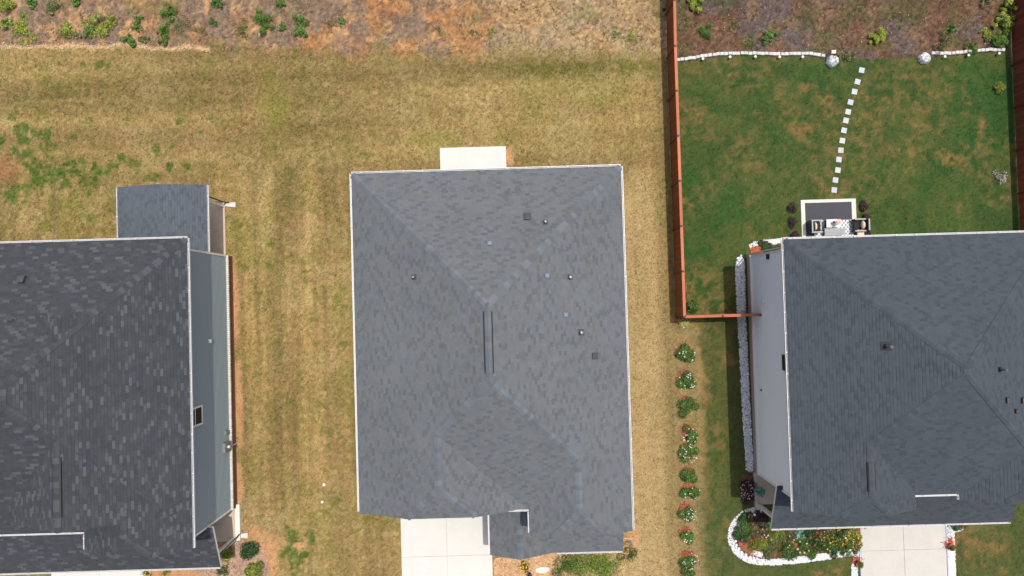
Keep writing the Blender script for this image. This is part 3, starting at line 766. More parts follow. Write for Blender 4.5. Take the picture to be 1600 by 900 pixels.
# ================================================================== the right house
def right_house():
    h = thing('house', 'right house with blue-charcoal roof and white siding beside the gravel strip', 'house')
    x0, x1 = 13.02, 25.86; pb = .535
    L, Rr, B, Fp = XL(x0, ZE), XR(x1, ZE), YB(2.62, ZE, pb), YF(-9.68, ZE, pb)
    WL, WR = XR(19.0, ZE), XL(20.95, ZE)
    JL = YF(-10.3, 7.12, .62); JR = YF(-9.97, 7.0, .6)
    R = Roof()
    R.body([L, Rr, B, Fp], foot(x0, x1, -9.68, 2.62))
    R.body([L, WL, JL], foot(x0, 18.72, -10.3, 0))
    R.body([Rr, WR, JR], foot(20.9, x1, -9.97, 0))
    roof, rng = finish_roof(h, R, (12.5, 26.5, -10.8, 3), tones_right, 9)
    ct = [(.050, .059, .070), (.054, .064, .075), (.058, .068, .080), (.047, .055, .064)]
    xm = (x0 + x1) / 2; zr = ZE + .5 * (x1 - x0) / 2; dy = (zr - ZE) / pb; ry1, ry0 = 2.62 - dy, -9.68 + dy
    for cx in (x0 + .05, x1 - .05): cap_line(roof, (cx, 2.57, ZE + .02), (xm, ry1, zr), .36, ct, 'r', rng)
    if ry1 - ry0 > .2: cap_line(roof, (xm, ry0, zr), (xm, ry1, zr), .5, ct, 'r', rng, 'ridge_cap')
    for (xr, e, js, jz, jp) in ((16.01, x0, -10.3, 7.12, .62), (23.40, x1, -9.97, 7.0, .6)):
        z = ZE + .5 * abs(xr - e); yv = -9.68 + (z - ZE) / pb; jy = js + (z - jz) / jp
        cap_line(roof, (xr, yv, z), (xm, ry0, zr), .36, ct, 'r', rng)
        cap_line(roof, (xr, jy, z), (xr, yv, z), .5, ct, 'r', rng, 'ridge_cap')
        dx = (jz - ZE) / .5; xa = e + dx if e < xr else e - dx
        for q in (xa, 2 * xr - xa): cap_line(roof, (q, js + .04, jz + .01), (xr, jy, z), .35, ct, 'r', rng)
        ridge_vent(roof, xr, jy + .35, jy + 1.65, z + .01, .5, .36, ct, 'r', rng)
    pipe_vent(roof, 1384, 541, L, .5, .06, 'black_metal', .2); pipe_vent(roof, 1562, 577, Rr, .45, .05, 'black_metal', .12)
    box_vent(roof, 1574, 625, Rr, .26); box_vent(roof, 1598, 625, Rr, .26); box_vent(roof, 1587, 642, Rr, .18)
    for e in (((x0, 2.622), (x1, 2.622), (0, 1)), ((x0 - .002, -10.28), (x0 - .002, 2.62), (-1, 0)), ((18.74, -9.682), (20.88, -9.682), (0, -1)), ((18.722, -10.25), (18.722, -9.8), (1, 0)), ((20.898, -9.95), (20.898, -9.8), (-1, 0)), ((x1 + .002, -9.95), (x1 + .002, 2.62), (1, 0))):
        gutter(h, e[0], e[1], ZE - .02, e[2])
    wx, wy0, wyb = 13.46, -9.95, 2.2
    wall_run(h, [(wx, wy0), (18.3, wy0), (18.3, -9.3), (21.35, -9.3), (21.35, -9.55), (25.42, -9.55), (25.42, wyb), (wx, wyb)], 0, R, 'siding_white', default=ZE)
    wall_run(h, [(wx, wyb), (wx, wy0)], 0, R, 'siding_white', default=ZE)
    lap_siding(h, (wx, wyb), (wx, wy0), (-1, 0), .72, 6.25, 'siding_white')
    MB().box(wx - .085, wx - .002, wy0 - .01, wyb + .01, -.05, .62).build('brick_base', 'brick_tan', h)
    MB().box(wx - .16, wx - .004, wy0 - .02, wyb + .02, .62, .72, bev=.012).build('sill_course', 'cream_trim', h)
    for y in (wy0 - .03, wyb - .07): MB().box(wx - .075, wx, y, y + .1, .72, 6.2).build('corner_trim', 'white_trim', h)
    ya, yb2 = at(1224, 580, 5)[1], at(1224, 555, 5)[1]; x = wx
    x = wx - .035; wn = MB(); a, b, z0, z1 = ya, yb2, 4.55, 5.6
    wn.box(x - .05, x - .02, a, b, z0, z0 + .04).box(x - .05, x - .02, a, b, z1 - .04, z1).box(x - .05, x - .02, a, a + .04, z0 + .04, z1 - .04).box(x - .05, x - .02, b - .04, b, z0 + .04, z1 - .04)
    win = wn.build('window', 'dark_metal', h)
    MB().box(x - .045, x - .026, a + .04, b - .04, z0 + .04, z1 - .04).build('pane', 'glass_dark', win)
    y = at(1203, 401, 3.2)[1]; MB().box(x - .09, x - .03, y - .13, y + .13, 3.05, 3.35, bev=.01).build('wall_vent', 'black_metal', h)
    y = at(1193, 470, 2.4)[1]; MB().box(x - .14, x - .03, y - .11, y + .11, 2.3, 2.52, bev=.03).build('dryer_vent', 'white_trim', h)
    y = at(1183, 609, 1.4)[1]; MB().box(x - .1, x - .03, y - .04, y + .04, 1.5, 1.6, bev=.01).build('hose_bib', 'dark_metal', h)
    # downspout on the rear corner
    MB().tube((13.36, 2.32, .15), (13.36, 2.32, 6.0), .035, .035, 8).build('downspout', 'white_metal', h)
    # front porch roof, full width
    zp = 2.95; S = Roof(); SH = YF(-12.17, zp, .42); S.body([SH], foot(13.13, 25.62, -12.17, -9.66))
    dk, sh = shingle_roof(S, (12, 26, -13, -9), lambda r, a=False: tuple(v * .9 for v in tones_right(r, a)), rng)
    pr = link('porch_roof', dk, h); s = link('shingle_field', sh, pr); s['kind'] = 'stuff'
    gutter(h, (13.15, -12.172), (25.6, -12.172), zp - .02, (0, -1))
    MB().box(13.40, 18.3, -11.75, -9.98, -.05, .16, bev=.012).build('porch_floor', 'concrete_stain', h)
    MB().box(13.28, 13.45, -11.9, -9.96, .0, .24, bev=.012).build('porch_curb', 'brick_tan', h)
    for xx in (13.5, 18.0): MB().box(xx - .09, xx + .09, -11.85, -11.67, .16, 2.86).build('porch_post', 'cream_trim', h)
    MB().box(13.3, 25.4, -11.88, -11.66, 2.64, 2.84).build('porch_beam', 'white_trim', h)
    MB().box(19.4, 23.9, -9.40, -9.302, .02, 2.25).build('garage_door', 'white_trim', h)
    MB().box(15.2, 16.2, -10.03, -9.952, .17, 2.25).build('front_door', 'door_dark', h)
right_house()

# ================================================================== paving
def slabs(name, label, xs, ys, mat, z0=0.018, z1=0.045, gap=0.012, base=None):
    m = MB().box(xs[0] + .004, xs[-1] - .004, ys[0] + .004, ys[-1] - .004, -.06, z0); o = m.build(name, 'concrete_stain'); tag(o, label, kind='structure')
    for i in range(len(xs) - 1):
        for j in range(len(ys) - 1):
            MB().box(xs[i] + gap / 2, xs[i + 1] - gap / 2, ys[j] + gap / 2, ys[j + 1] - gap / 2, z0 - .002, z1, bev=.006).build('slab', mat, o)
    return o
slabs('driveway', 'white concrete driveway in front of the middle house', [-6.62, -4.05, -1.52], [-24, -18.6, -14.15, -9.45], 'concrete')
slabs('driveway', 'pale concrete driveway of the right house between white gravel borders', [19.2, 21.62, 24.0], [-24, -18.9, -14.55, -9.42], 'concrete_warm')
slabs('patio', 'bare concrete patio slab behind the middle house', [-3.86, -.09], [5.85, 8.88], 'concrete')
slabs('driveway', 'concrete driveway edge below the left house porch', [-26.3, -23.6, -21.0], [-24, -18.6, -14.15, -9.92], 'concrete')

RECTS = [(-7.3, 5.2, -10.8, 6.1), (-1.6, 5.2, -13.0, -10), (-6.65, -1.5, -24, -9), (-28.2, -15.75, -11.1, 3.2), (-20.3, -16.1, 3, 6.15), (-20, -15.6, -13, -11), (13.3, 25.6, -10, 2.4), (13.3, 18.4, -12, -9.9),
         (19.15, 24.05, -24, -9), (-3.9, -.05, 5.8, 8.9), (16.35, 19.75, 2, 5.6), (-26.4, -20.9, -24, -9.9)]
def free(x, y):
    ok = np.ones(len(x), bool)
    for a, b, c, d in RECTS: ok &= ~((x > a) & (x < b) & (y > c) & (y < d))
    return ok
def blades(name, label, n, region, length, height, wd, per, seed, shade=(0.7, 1.35), cat='grass', recolor=None, flat=1.0):
    r = np.random.default_rng(seed)
    x = r.uniform(-31, 31, n); y = r.uniform(-17.5, 19.5, n)
    k = region(x, y) & free(x, y); x, y = x[k], y[k]; n = len(x)
    col = ground_color(x, y) if recolor is None else recolor(x, y, r)
    x = np.repeat(x, per); y = np.repeat(y, per); col = np.repeat(col, per, 0)
    m = len(x)
    x = x + r.normal(0, .02, m); y = y + r.normal(0, .02, m)
    z = ground_z(x, y) - 0.004
    a = r.uniform(0, 2 * math.pi, m); l = length * r.uniform(.5, 1.4, m); hh = height * r.uniform(.4, 1.4, m); w_ = wd * r.uniform(.6, 1.4, m)
    ca, sa = np.cos(a), np.sin(a)
    v = np.empty((m, 3, 3))
    v[:, 0] = np.stack([x - sa * w_, y + ca * w_, z], -1); v[:, 1] = np.stack([x + sa * w_, y - ca * w_, z], -1)
    v[:, 2] = np.stack([x + ca * l, y + sa * l, z + hh], -1)
    c = col * r.uniform(shade[0], shade[1], (m, 1)) * (1 + r.normal(0, .05, (m, 3)))
    me = mesh(name, v.reshape(-1, 3), np.arange(m * 3).reshape(-1, 3), 'grass_blade', np.clip(c, .003, .8))
    return tag(link(name, me), label, cat, kind='stuff')
in_green = lambda x, y: ((x > 9.3) & (y > -1.1) | (x > 10.3)) & (y < bank_edge(x) - .05)
blades('dry_grass', 'short tan dormant grass of the lawn around the middle house', 230000, lambda x, y: ~in_green(x, y) & (y < bank_edge(x) + .2), .06, .035, .010, 3, 1, (.36, 1.65))
blades('green_grass', 'short green turf of the fenced yard and its front lawn', 110000, in_green, .05, .035, .009, 3, 2, (.5, 1.6))
def straw(x, y, r):
    c = np.zeros((len(x), 3)); c[:] = (.25, .165, .09); c[x > 9.2] = (.13, .08, .055)
    k = r.random(len(x)); c[k < .45] *= (.55, .58, .62); c[k > .85] *= 1.35
    return c
blades('dry_brush', 'dead grey straw and stalks lying on the bare bank', 60000, lambda x, y: y > bank_edge(x) + .1, .17, .07, .011, 3, 3, (.4, 1.6), 'straw', straw)

# ================================================================== plants
def leaf_mesh(name, rng, n, rx, ry, h, leaf, palette, lumps=7, z0=0.03, up=0.55, narrow=0.5, hollow=0.35, ragged=False):
    """leaf-sized diamonds spread through an uneven crown"""
    cen = rng.normal(0, 1, (lumps, 3)); cen /= np.linalg.norm(cen, axis=1)[:, None] + 1e-6
    cen = cen * rng.uniform(.25, .72, (lumps, 1)); cen[:, 2] = np.abs(cen[:, 2]) * .9
    rad = rng.uniform(.30, .52, lumps)
    if ragged: lumps_r = rng.uniform(.1, 1.0, (lumps, 1)); cen = cen / (np.linalg.norm(cen, axis=1)[:, None] + 1e-6) * lumps_r; rad = rng.uniform(.12, .38, lumps)
    which = rng.integers(0, lumps, n)
    d = rng.normal(0, 1, (n, 3)); d /= np.linalg.norm(d, axis=1)[:, None]
    p = cen[which] + d * (rad[which] * rng.uniform(hollow, 1, n) ** .6)[:, None]
    p[:, 2] = np.clip(p[:, 2], -.05, 1.2)
    p = p * np.array([rx, ry, h * .85]); p[:, 2] += z0 + .04 * h
    nrm = d + np.array([0, 0, up * 1.6]) + rng.normal(0, .45, (n, 3)); nrm /= np.linalg.norm(nrm, axis=1)[:, None]
    t = np.cross(nrm, rng.normal(0, 1, (n, 3))); t /= np.linalg.norm(t, axis=1)[:, None] + 1e-9
    b = np.cross(nrm, t)
    L = leaf * rng.uniform(.6, 1.35, (n, 1)); W = L * narrow
    v = np.stack([p - t * L * .5, p + b * W * .5 + nrm * L * .06, p + t * L * .5 - nrm * L * .10, p - b * W * .5 + nrm * L * .06], 1)
    v[..., 2] = np.maximum(v[..., 2], .005)
    pal = np.asarray(palette); c = pal[rng.integers(0, len(pal), n)] * rng.uniform(.65, 1.4, (n, 1))
    c *= (.8 + .4 * rng.random(lumps))[which][:, None]
    return mesh(name, v.reshape(-1, 3), np.arange(n * 4).reshape(-1, 4), 'leaf', np.clip(c, .003, .85))
def bloom_mesh(rng, n, rx, ry, h, size, palette, z0=0.03):
    m = MB(); pal = list(palette)
    for i in range(n):
        a = rng.uniform(0, 2 * math.pi); q = math.sqrt(rng.random()) * .85
        x, y = rx * q * math.cos(a), ry * q * math.sin(a); z = z0 + h * (1.02 - .45 * q * q) + rng.uniform(-.02, .02)
        s = size * rng.uniform(.6, 1.3); c = pal[int(rng.integers(0, len(pal)))]
        k = rng.uniform(.8, 1.15); c = tuple(min(.85, v * k) for v in c)
        for j in range(5):
            b0 = 2 * math.pi * (j + rng.uniform(-.1, .1)) / 5; b1 = b0 + 1.0
            m.quad([(x, y, z), (x + s * .6 * math.cos(b0), y + s * .6 * math.sin(b0), z + s * .12), (x + s * math.cos((b0 + b1) / 2), y + s * math.sin((b0 + b1) / 2), z + s * .05), (x + s * .6 * math.cos(b1), y + s * .6 * math.sin(b1), z + s * .12)], c)
    return m.mesh('blossom', 'leaf')
DG = [(.022, .062, .010), (.032, .085, .014), (.048, .115, .02), (.015, .04, .008)]
MG = [(.055, .115, .016), (.085, .155, .022), (.035, .08, .012), (.11, .17, .03)]
YG = [(.14, .19, .018), (.20, .23, .028), (.085, .14, .016), (.26, .27, .05)]
SG = [(.075, .10, .026), (.12, .13, .04), (.05, .07, .02), (.16, .14, .06)]
PU = [(.055, .018, .030), (.035, .014, .022), (.085, .035, .045), (.03, .02, .02)]
RG = [(.05, .12, .016), (.08, .16, .024), (.034, .08, .012), (.12, .20, .035)]
LIME = [(.11, .20, .02), (.16, .26, .03), (.07, .14, .016), (.22, .30, .05)]
BK = [(.045, .10, .012), (.06, .125, .016), (.03, .07, .01), (.09, .15, .02)]
BG = [(.10, .24, .18), (.16, .32, .25), (.06, .17, .12), (.22, .40, .33)]
PALE = [(.50, .48, .16), (.40, .42, .12), (.58, .54, .26), (.28, .32, .07)]
GREY = [(.36, .34, .28), (.24, .23, .18), (.48, .46, .40), (.16, .17, .09)]
WHITE = [(.80, .80, .74), (.72, .74, .62)]; PINK = [(.75, .36, .36), (.72, .55, .48)]; RED = [(.62, .03, .05), (.50, .03, .10)]; YEL = [(.72, .48, .04), (.65, .36, .05)]
PSEED = [100]
def plant(px, py, r, h, pal, label, cat='shrub', name='shrub', blooms=None, n=None, leaf=.07, narrow=.5, group=None, sx=1.0, sy=1.0, lumps=None, nb=None, bs=.045, hollow=.35, stems=3, ragged=False):
    PSEED[0] += 1; rng = np.random.default_rng(PSEED[0])
    x, y = at(px, py, h * .5); rr = r / 28.0
    t = thing(name, label, cat, (x, y, gz(x, y)), 0, group)
    if ragged: lumps = lumps or int(rng.integers(11, 17))
    n = n or int((.85 if ragged else 1) * np.clip(rr * rr * 9000 * (.07 / leaf) ** 1.3, 140, 2600))
    link('foliage', leaf_mesh('foliage', rng, n, rr * sx * 1.12, rr * sy * 1.12, h, leaf, pal, lumps or int(rng.integers(6, 10)), narrow=narrow, hollow=hollow, ragged=ragged), t)
    m = MB()
    for i in range(stems):
        a = rng.uniform(0, 6.28); m.tube((0, 0, -.05), (rr * .4 * math.cos(a) * sx, rr * .4 * math.sin(a) * sy, h * .55), .014, .006, 5)
    m.build('stem', 'bark', t)
    if blooms: b = link('blossom', bloom_mesh(rng, nb or max(5, int(rr * rr * 180)), rr * sx, rr * sy, h, bs, blooms), t); b['kind'] = 'stuff'
    return t
# --- bushes on the bare bank, left to right
bank = 'bushes on the bare bank'
for (px, py, r, h, pal, label, kw) in (
    (12, 10, 17, .5, YG, 'yellow-green weedy bush in the top left corner of the bank', dict(sy=.8)),
    (4, 34, 6, .35, DG, 'tiny dark green bush at the far left edge of the bank', {}),
    (28, 40, 20, .6, YG, 'wide yellow-green bush sprawling near the left end of the bank', dict(sx=1.1, sy=.9)),
    (49, 3, 8, .4, MG, 'small green bush at the top edge above the wide yellow-green bush', {}),
    (82, 8, 17, .5, SG, 'loose olive bush at the top edge of the bank', dict(sx=1.2, sy=.7)),
    (103, 46, 11, .45, YG, 'compact lime green bush standing alone near the clay lip', {}),
    (123, 54, 7, .3, SG, 'small olive weed right of the compact lime bush', {}),
    (120, 5, 9, .4, MG, 'green bush at the top edge right of the olive one', {}),
    (136, 47, 8, .4, MG, 'small green bush joined to the left of the spiky bush', {}),
    (160, 42, 23, .65, YG, 'big spiky yellow-green bush, largest on the left of the bank', dict(narrow=.3, leaf=.11, sy=.85)),
    (200, 63, 11, .4, MG, 'round green bush just above the clay lip', {}),
    (213, 42, 7, .35, MG, 'small green weed above the round bush by the lip', {}),
    (222, 60, 8, .25, SG, 'flat olive weed beside the round bush by the lip', {}),
    (216, 28, 6, .3, MG, 'tiny upright green weed in the grey straw', {}),
    (253, 45, 10, .5, DG, 'dense dark green bush in the middle left of the bank', {}),
    (265, 16, 10, .5, DG, 'dense dark green bush higher up the bank', {}),
    (278, 36, 20, .45, SG, 'sparse yellow-olive weed patch between the two dense bushes', dict(sx=1.2, n=500)),
    (254, 63, 7, .3, DG, 'small dark bush below the dense bush', {}),
    (313, 48, 12, .35, SG, 'thin olive weeds at the end of the clay lip', dict(n=240)),
    (331, 33, 6, .3, DG, 'small dark bush right of the dense pair', {}),
    (342, 6, 9, .5, DG, 'dark round bush at the top edge of the bank', {}),
    (378, 46, 11, .4, SG, 'grey-green loose bush left of the largest dark bush', dict(n=420)),
    (408, 34, 16, .65, DG, 'large dark green bush with two crowns on the bank', dict(sx=.9)),
    (441, 6, 8, .4, DG, 'small dark bush at the top edge right of the large dark one', {}),
    (443, 42, 6, .3, DG, 'tiny dark bush between the large dark bush and the pair', {}),
    (470, 29, 10, .5, DG, 'upper of the two round bushes standing close together', {}),
    (469, 49, 10, .5, MG, 'lower brighter one of the two round bushes', {}),
    (535, 33, 6, .25, MG, 'small green weed on the orange clay right of the round pair', {}),
    (520, 40, 13, .15, SG, 'low trailing weeds on the orange clay', dict(n=180, sx=1.6, sy=.5)),
    (740, 48, 14, .15, SG, 'low green weed tuft on the bank behind the patio slab', dict(n=240, sx=1.3)),
    (685, 45, 8, .12, SG, 'faint low weed on the bank left of the green tuft', dict(n=100)),
    (770, 50, 8, .12, MG, 'small low weed on the bank right of the green tuft', dict(n=110)),
    (960, 55, 9, .15, MG, 'low green weeds on the bank nearest the fence', dict(n=150, sx=1.4)),
    (988, 58, 11, .18, YG, 'bright low weed clump in the grass edge near the fence', dict(n=300)),
    (1088, 5, 13, .6, YG, 'yellow-green shrub at the top edge just inside the fence', dict(leaf=.12)),
    (1103, 48, 10, .6, DG, 'dark rounded evergreen shrub inside the fence', dict(leaf=.05)),
    (1148, 38, 10, .25, SG, 'faint olive weed clump between the two dark shrubs', dict(n=220)),
    (1168, 66, 9, .22, SG, 'low weed just above the white edging blocks', dict(n=170)),
    (1204, 56, 10, .45, MG, 'mid green shrub above the left white edging', {}),
    (1372, 57, 12, .55, YG, 'bright lime shrub on the mulch bank right of the gap', {}),
    (1326, 86, 14, .5, SG, 'feathery olive plant beside the left white boulder', dict(narrow=.2, leaf=.12, n=520)),
    (1478, 66, 16, .9, SG, 'slender leaning sapling above the right white boulder', dict(narrow=.25, leaf=.12, n=520, sy=1.1)),
    (1488, 44, 7, .5, MG, 'small upright plant behind the leaning sapling', {}),
    (1522, 76, 10, .5, DG, 'dark green tuft over a gap in the right white edging', dict(narrow=.25, leaf=.10)),
    (1540, 49, 6, .35, YG, 'little yellow-green shrub near the right fence', {}),
    (1562, 63, 13, .6, MG, 'mid green shrub against the right fence above the edging', {}),
    (1571, 30, 15, .7, YG, 'yellow-leaved shrub against the right fence', dict(leaf=.11)),
    (1580, 8, 12, .8, YG, 'yellow-green shrub in the top right corner by the fence', dict(leaf=.10)),
    (1575, 50, 8, .5, DG, 'dark bush tucked between the yellow shrub and the right fence', {}),
    (1536, 4, 7, .3, SG, 'small olive weed at the top edge near the right fence', {}),
):
    plant(px, py, r * 1.25, h, [tuple(v * 1.55 for v in c) for c in (BK if pal is DG else pal)], label, 'bush', 'bush', group=bank, ragged=True, **kw)
# --- lone shrubs
plant(1566, 138, 11, .5, YG, 'bright yellow-green shrub on the lawn by the right fence', leaf=.09)
plant(1566, 275, 13, .4, GREY, 'pale half-dead shrub over white stones by the right fence', n=420, leaf=.08)
plant(1084, 476, 13, .7, MG, 'bright green bush in the corner where the two fences meet', sy=1.15, leaf=.08)
plant(388, 858, 20, .8, DG, 'round dark green shrub at the corner of the left house', leaf=.08)
plant(398, 893, 17, .6, YG, 'yellow-green shrub at the bottom edge below the dark round one', leaf=.08)
plant(353, 866, 16, .5, YG, 'loose yellowish grass clump beside the left porch', narrow=.15, leaf=.25, n=420)
plant(348, 893, 12, .4, SG, 'dry ornamental grass at the porch roof corner', narrow=.12, leaf=.25, n=300)
plant(229, 897, 9, .25, SG, 'small olive plant below the left porch gutter', n=260, blooms=YEL)
plant(258, 893, 9, .25, YG, 'yellow plant below the left porch gutter', n=260)
plant(884, 889, 25, .8, RG, 'dark green shrub at the left end of the front hedge', leaf=.07, lumps=14, n=2200)
plant(917, 885, 36, .9, LIME, 'broad bright green shrub in the middle of the front hedge', leaf=.07, lumps=26, n=4200)
plant(950, 884, 29, .75, LIME, 'yellow-green shrub at the right end of the front hedge', leaf=.07, lumps=14, n=2600)
plant(977, 866, 18, .6, SG, 'round shrub with yellow tips at the porch corner', blooms=[(.4, .38, .05)], nb=40, leaf=.05)
plant(819, 885, 10, .4, SG, 'small yellow-flowering plant in front of the entry gable', blooms=YEL, nb=40, bs=.05)
plant(827, 899, 7, .3, PU, 'small dark plant at the bottom edge by the entry', n=200)
# --- the row of flowering shrubs along the lawn edge, from the fence corner down
row = (((1067, 507), 10, PALE, None, 'pale yellow leafy shrub, first of the row below the fence corner'),
       ((1072, 553), 13, DG, WHITE, 'second shrub of the row below the fence, green with few blooms'),
       ((1073, 596), 13, DG, WHITE, 'third shrub of the row, full of white blooms'),
       ((1075, 637), 12, DG, None, 'fourth shrub of the row, plain dense green'),
       ((1078, 681), 12, DG, WHITE, 'fifth shrub of the row, white blooms on red mulch'),
       ((1076, 709), 12, DG, WHITE, 'sixth shrub of the row, close below the fifth'),
       ((1077, 745), 11, MG, None, 'seventh shrub of the row, small and angular'),
       ((1080, 771), 12, DG, WHITE, 'eighth shrub of the row, dotted with tiny blooms'),
       ((1075, 802), 12, DG, WHITE, 'ninth shrub of the row, white blooms on its lower side'),
       ((1075, 839), 11, DG, WHITE, 'tenth shrub of the row, few blooms and bright mulch above'),
       ((1078, 876), 13, DG, WHITE, 'eleventh shrub of the row, most white blooms of all'),
       ((1075, 901), 10, DG, None, 'last shrub of the row, cut by the bottom edge'))
ROWPOS = []
for (p, r, pal, bl, lab) in row:
    plant(p[0], p[1], r * RND.uniform(1.15, 1.4), .5, pal if pal is PALE else RG, lab, blooms=bl, group='flowering shrubs in the row', leaf=.075, nb=(9 if 'few' in lab or 'tiny' in lab else 20) if bl else None, bs=.04)
    ROWPOS.append((p, r))
# --- purple shrubs beside the furnished patio
for (px, py, lab) in ((1240, 324, 'purple-leaved shrub left of the patio, farthest from the house'), (1241, 347, 'purple-leaved shrub left of the patio, middle of three'), (1244, 365, 'purple-leaved shrub left of the patio, nearest the house'),
                      (1352, 323, 'purple-leaved shrub right of the patio, farthest from the house'), (1357, 343, 'purple-leaved shrub right of the patio, middle of three'), (1355, 363, 'purple-leaved shrub right of the patio, nearest the house')):
    plant(px, py, 9.5, .45, PU, lab, group='purple shrubs around the patio', leaf=.06, narrow=.35)

# ================================================================== loose stone, mulch, gravel
def ico():
    t = (1 + 5 ** .5) / 2
    v = np.array([(-1, t, 0), (1, t, 0), (-1, -t, 0), (1, -t, 0), (0, -1, t), (0, 1, t), (0, -1, -t), (0, 1, -t), (t, 0, -1), (t, 0, 1), (-t, 0, -1), (-t, 0, 1)], float)
    v /= np.linalg.norm(v[0])
    f = np.array([(0, 11, 5), (0, 5, 1), (0, 1, 7), (0, 7, 10), (0, 10, 11), (1, 5, 9), (5, 11, 4), (11, 10, 2), (10, 7, 6), (7, 1, 8), (3, 9, 4), (3, 4, 2), (3, 2, 6), (3, 6, 8), (3, 8, 9), (4, 9, 5), (2, 4, 11), (6, 2, 10), (8, 6, 7), (9, 8, 1)])
    return v, f
ICO = ico()
def stones(name, label, pts, size, col, seed, cat='gravel', flat=.6, zoff=0.0, var=.18):
    r = np.random.default_rng(seed); n = len(pts); v0, f0 = ICO
    s = size * r.uniform(.55, 1.35, (n, 1, 1)) * np.array([1, 1, flat]) * r.uniform(.75, 1.25, (n, 1, 3))
    v = v0[None] * (1 + r.normal(0, .13, (n, 12, 1))) * s
    a = r.uniform(0, 6.28, n); ca, sa = np.cos(a)[:, None], np.sin(a)[:, None]
    x, y = v[..., 0] * ca - v[..., 1] * sa, v[..., 0] * sa + v[..., 1] * ca
    p = np.asarray(pts); z = v[..., 2] + zoff + size * flat * r.uniform(.2, .7, (n, 1)) + ground_z(p[:, 0], p[:, 1])[:, None]
    v = np.stack([x + p[:, :1], y + p[:, 1:2], z], -1).reshape(-1, 3)
    f = (f0[None] + (np.arange(n) * 12)[:, None, None]).reshape(-1, 3)
    c = np.repeat(np.asarray(col) * (1 + r.normal(0, var, (n, 1))), 20, 0)
    return tag(link(name, mesh(name, v, f, 'stone', np.clip(c, .01, .85))), label, cat, kind='stuff')
def in_poly(x, y, poly):
    c = np.zeros(len(x), bool); n = len(poly)
    for i in range(n):
        (x1, y1), (x2, y2) = poly[i], poly[(i + 1) % n]
        with np.errstate(divide='ignore', invalid='ignore'):
            c ^= ((y1 > y) != (y2 > y)) & (x < (x2 - x1) * (y - y1) / (y2 - y1 + 1e-12) + x1)
    return c
def scatter(poly_px, n, seed):
    P = [at(*q) for q in poly_px]; r = np.random.default_rng(seed)
    xs, ys = [q[0] for q in P], [q[1] for q in P]
    x = r.uniform(min(xs), max(xs), n); y = r.uniform(min(ys), max(ys), n); k = in_poly(x, y, P)
    return np.stack([x[k], y[k]], -1)
def band(path_px, wpx, n, seed):
    """points spread along a path with the given half width"""
    P = [np.array(at(*q)) for q in path_px]; r = np.random.default_rng(seed)
    L = [np.linalg.norm(b - a) for a, b in zip(P[:-1], P[1:])]; cum = np.concatenate([[0], np.cumsum(L)])
    t = r.uniform(0, cum[-1], n); out = []
    for s in t:
        i = min(int(np.searchsorted(cum, s, 'right')) - 1, len(L) - 1); f = (s - cum[i]) / L[i]; d = (P[i + 1] - P[i]) / L[i]
        o = r.uniform(-1, 1) * wpx / 27.57; out.append(P[i] + (P[i + 1] - P[i]) * f + np.array([-d[1], d[0]]) * o)
    return np.array(out)
# white gravel strip along the right house
pts = scatter([(1150, 404), (1158, 399), (1163, 410), (1165, 500), (1171, 620), (1177, 725), (1176, 738), (1166, 735), (1160, 640), (1154, 520), (1149, 430)], 5200, 21)
stones('white_gravel', 'strip of white rock chips along the wall of the right house', pts, .050, (.55, .56, .58), 21, zoff=.0)
edge_path = [(1190, 797), (1176, 797), (1164, 801), (1152, 811), (1144, 824), (1141, 838), (1144, 852), (1153, 865), (1168, 874), (1186, 878), (1210, 878), (1245, 875), (1290, 869), (1325, 863), (1341, 860)]
stones('white_rock_border', 'curved border of white rocks around the front flower bed', band(edge_path, 4.5, 2300, 22), .055, (.58, .58, .575), 22, var=.05)
stones('white_rock_border', 'short white rock curve inside the left part of the flower bed', band([(1174, 852), (1170, 857), (1174, 863), (1184, 865), (1196, 867)], 4, 330, 23), .05, (.58, .58, .575), 23, var=.05)
stones('white_gravel', 'white gravel border left of the right driveway', band([(1346, 866), (1338, 873), (1335, 884), (1335, 920)], 4.6, 900, 24), .04, (.56, .56, .56), 24, var=.05)
stones('white_gravel', 'white gravel border right of the right driveway', band([(1485, 822), (1486, 840), (1487, 870), (1488, 920)], 5.2, 1500, 25), .04, (.66, .66, .67), 25, var=.06)
stones('white_rock_border', 'white rocks around the small bed right of the driveway', band([(1486, 828), (1492, 829), (1499, 826), (1504, 823)], 3, 170, 26), .05, (.56, .56, .56), 26, var=.05)
stones('white_rock_border', 'white rock edge in the bed behind the right house corner', band([(1171, 386), (1180, 381), (1192, 379), (1210, 378), (1224, 376)], 3.6, 560, 27), .05, (.58, .58, .575), 27, var=.05)
stones('white_stones', 'white stones under the pale half-dead shrub', band([(1563, 278), (1570, 279)], 4, 40, 28), .06, (.7, .68, .66), 28)
stones('clay_stones', 'pale clay clods along the lip of the bank', np.stack([(xx := RNG.uniform(-29, -16.8, 260)), bank_edge(xx) + (fbm(xx, bank_edge(xx), .7, 9, 4) - .5) * .9 + RNG.normal(0.05, .10, 260)], -1), .04, (.50, .35, .21), 29)
stones('bank_stones', 'small pale stones scattered on the bare bank', (lambda q: q[(q[:, 1] > bank_edge(q[:, 0]) + .2)])(np.stack([RNG.uniform(-29, 29, 900), RNG.uniform(13, 19, 900)], -1)), .03, (.36, .26, .17), 30, var=.3)

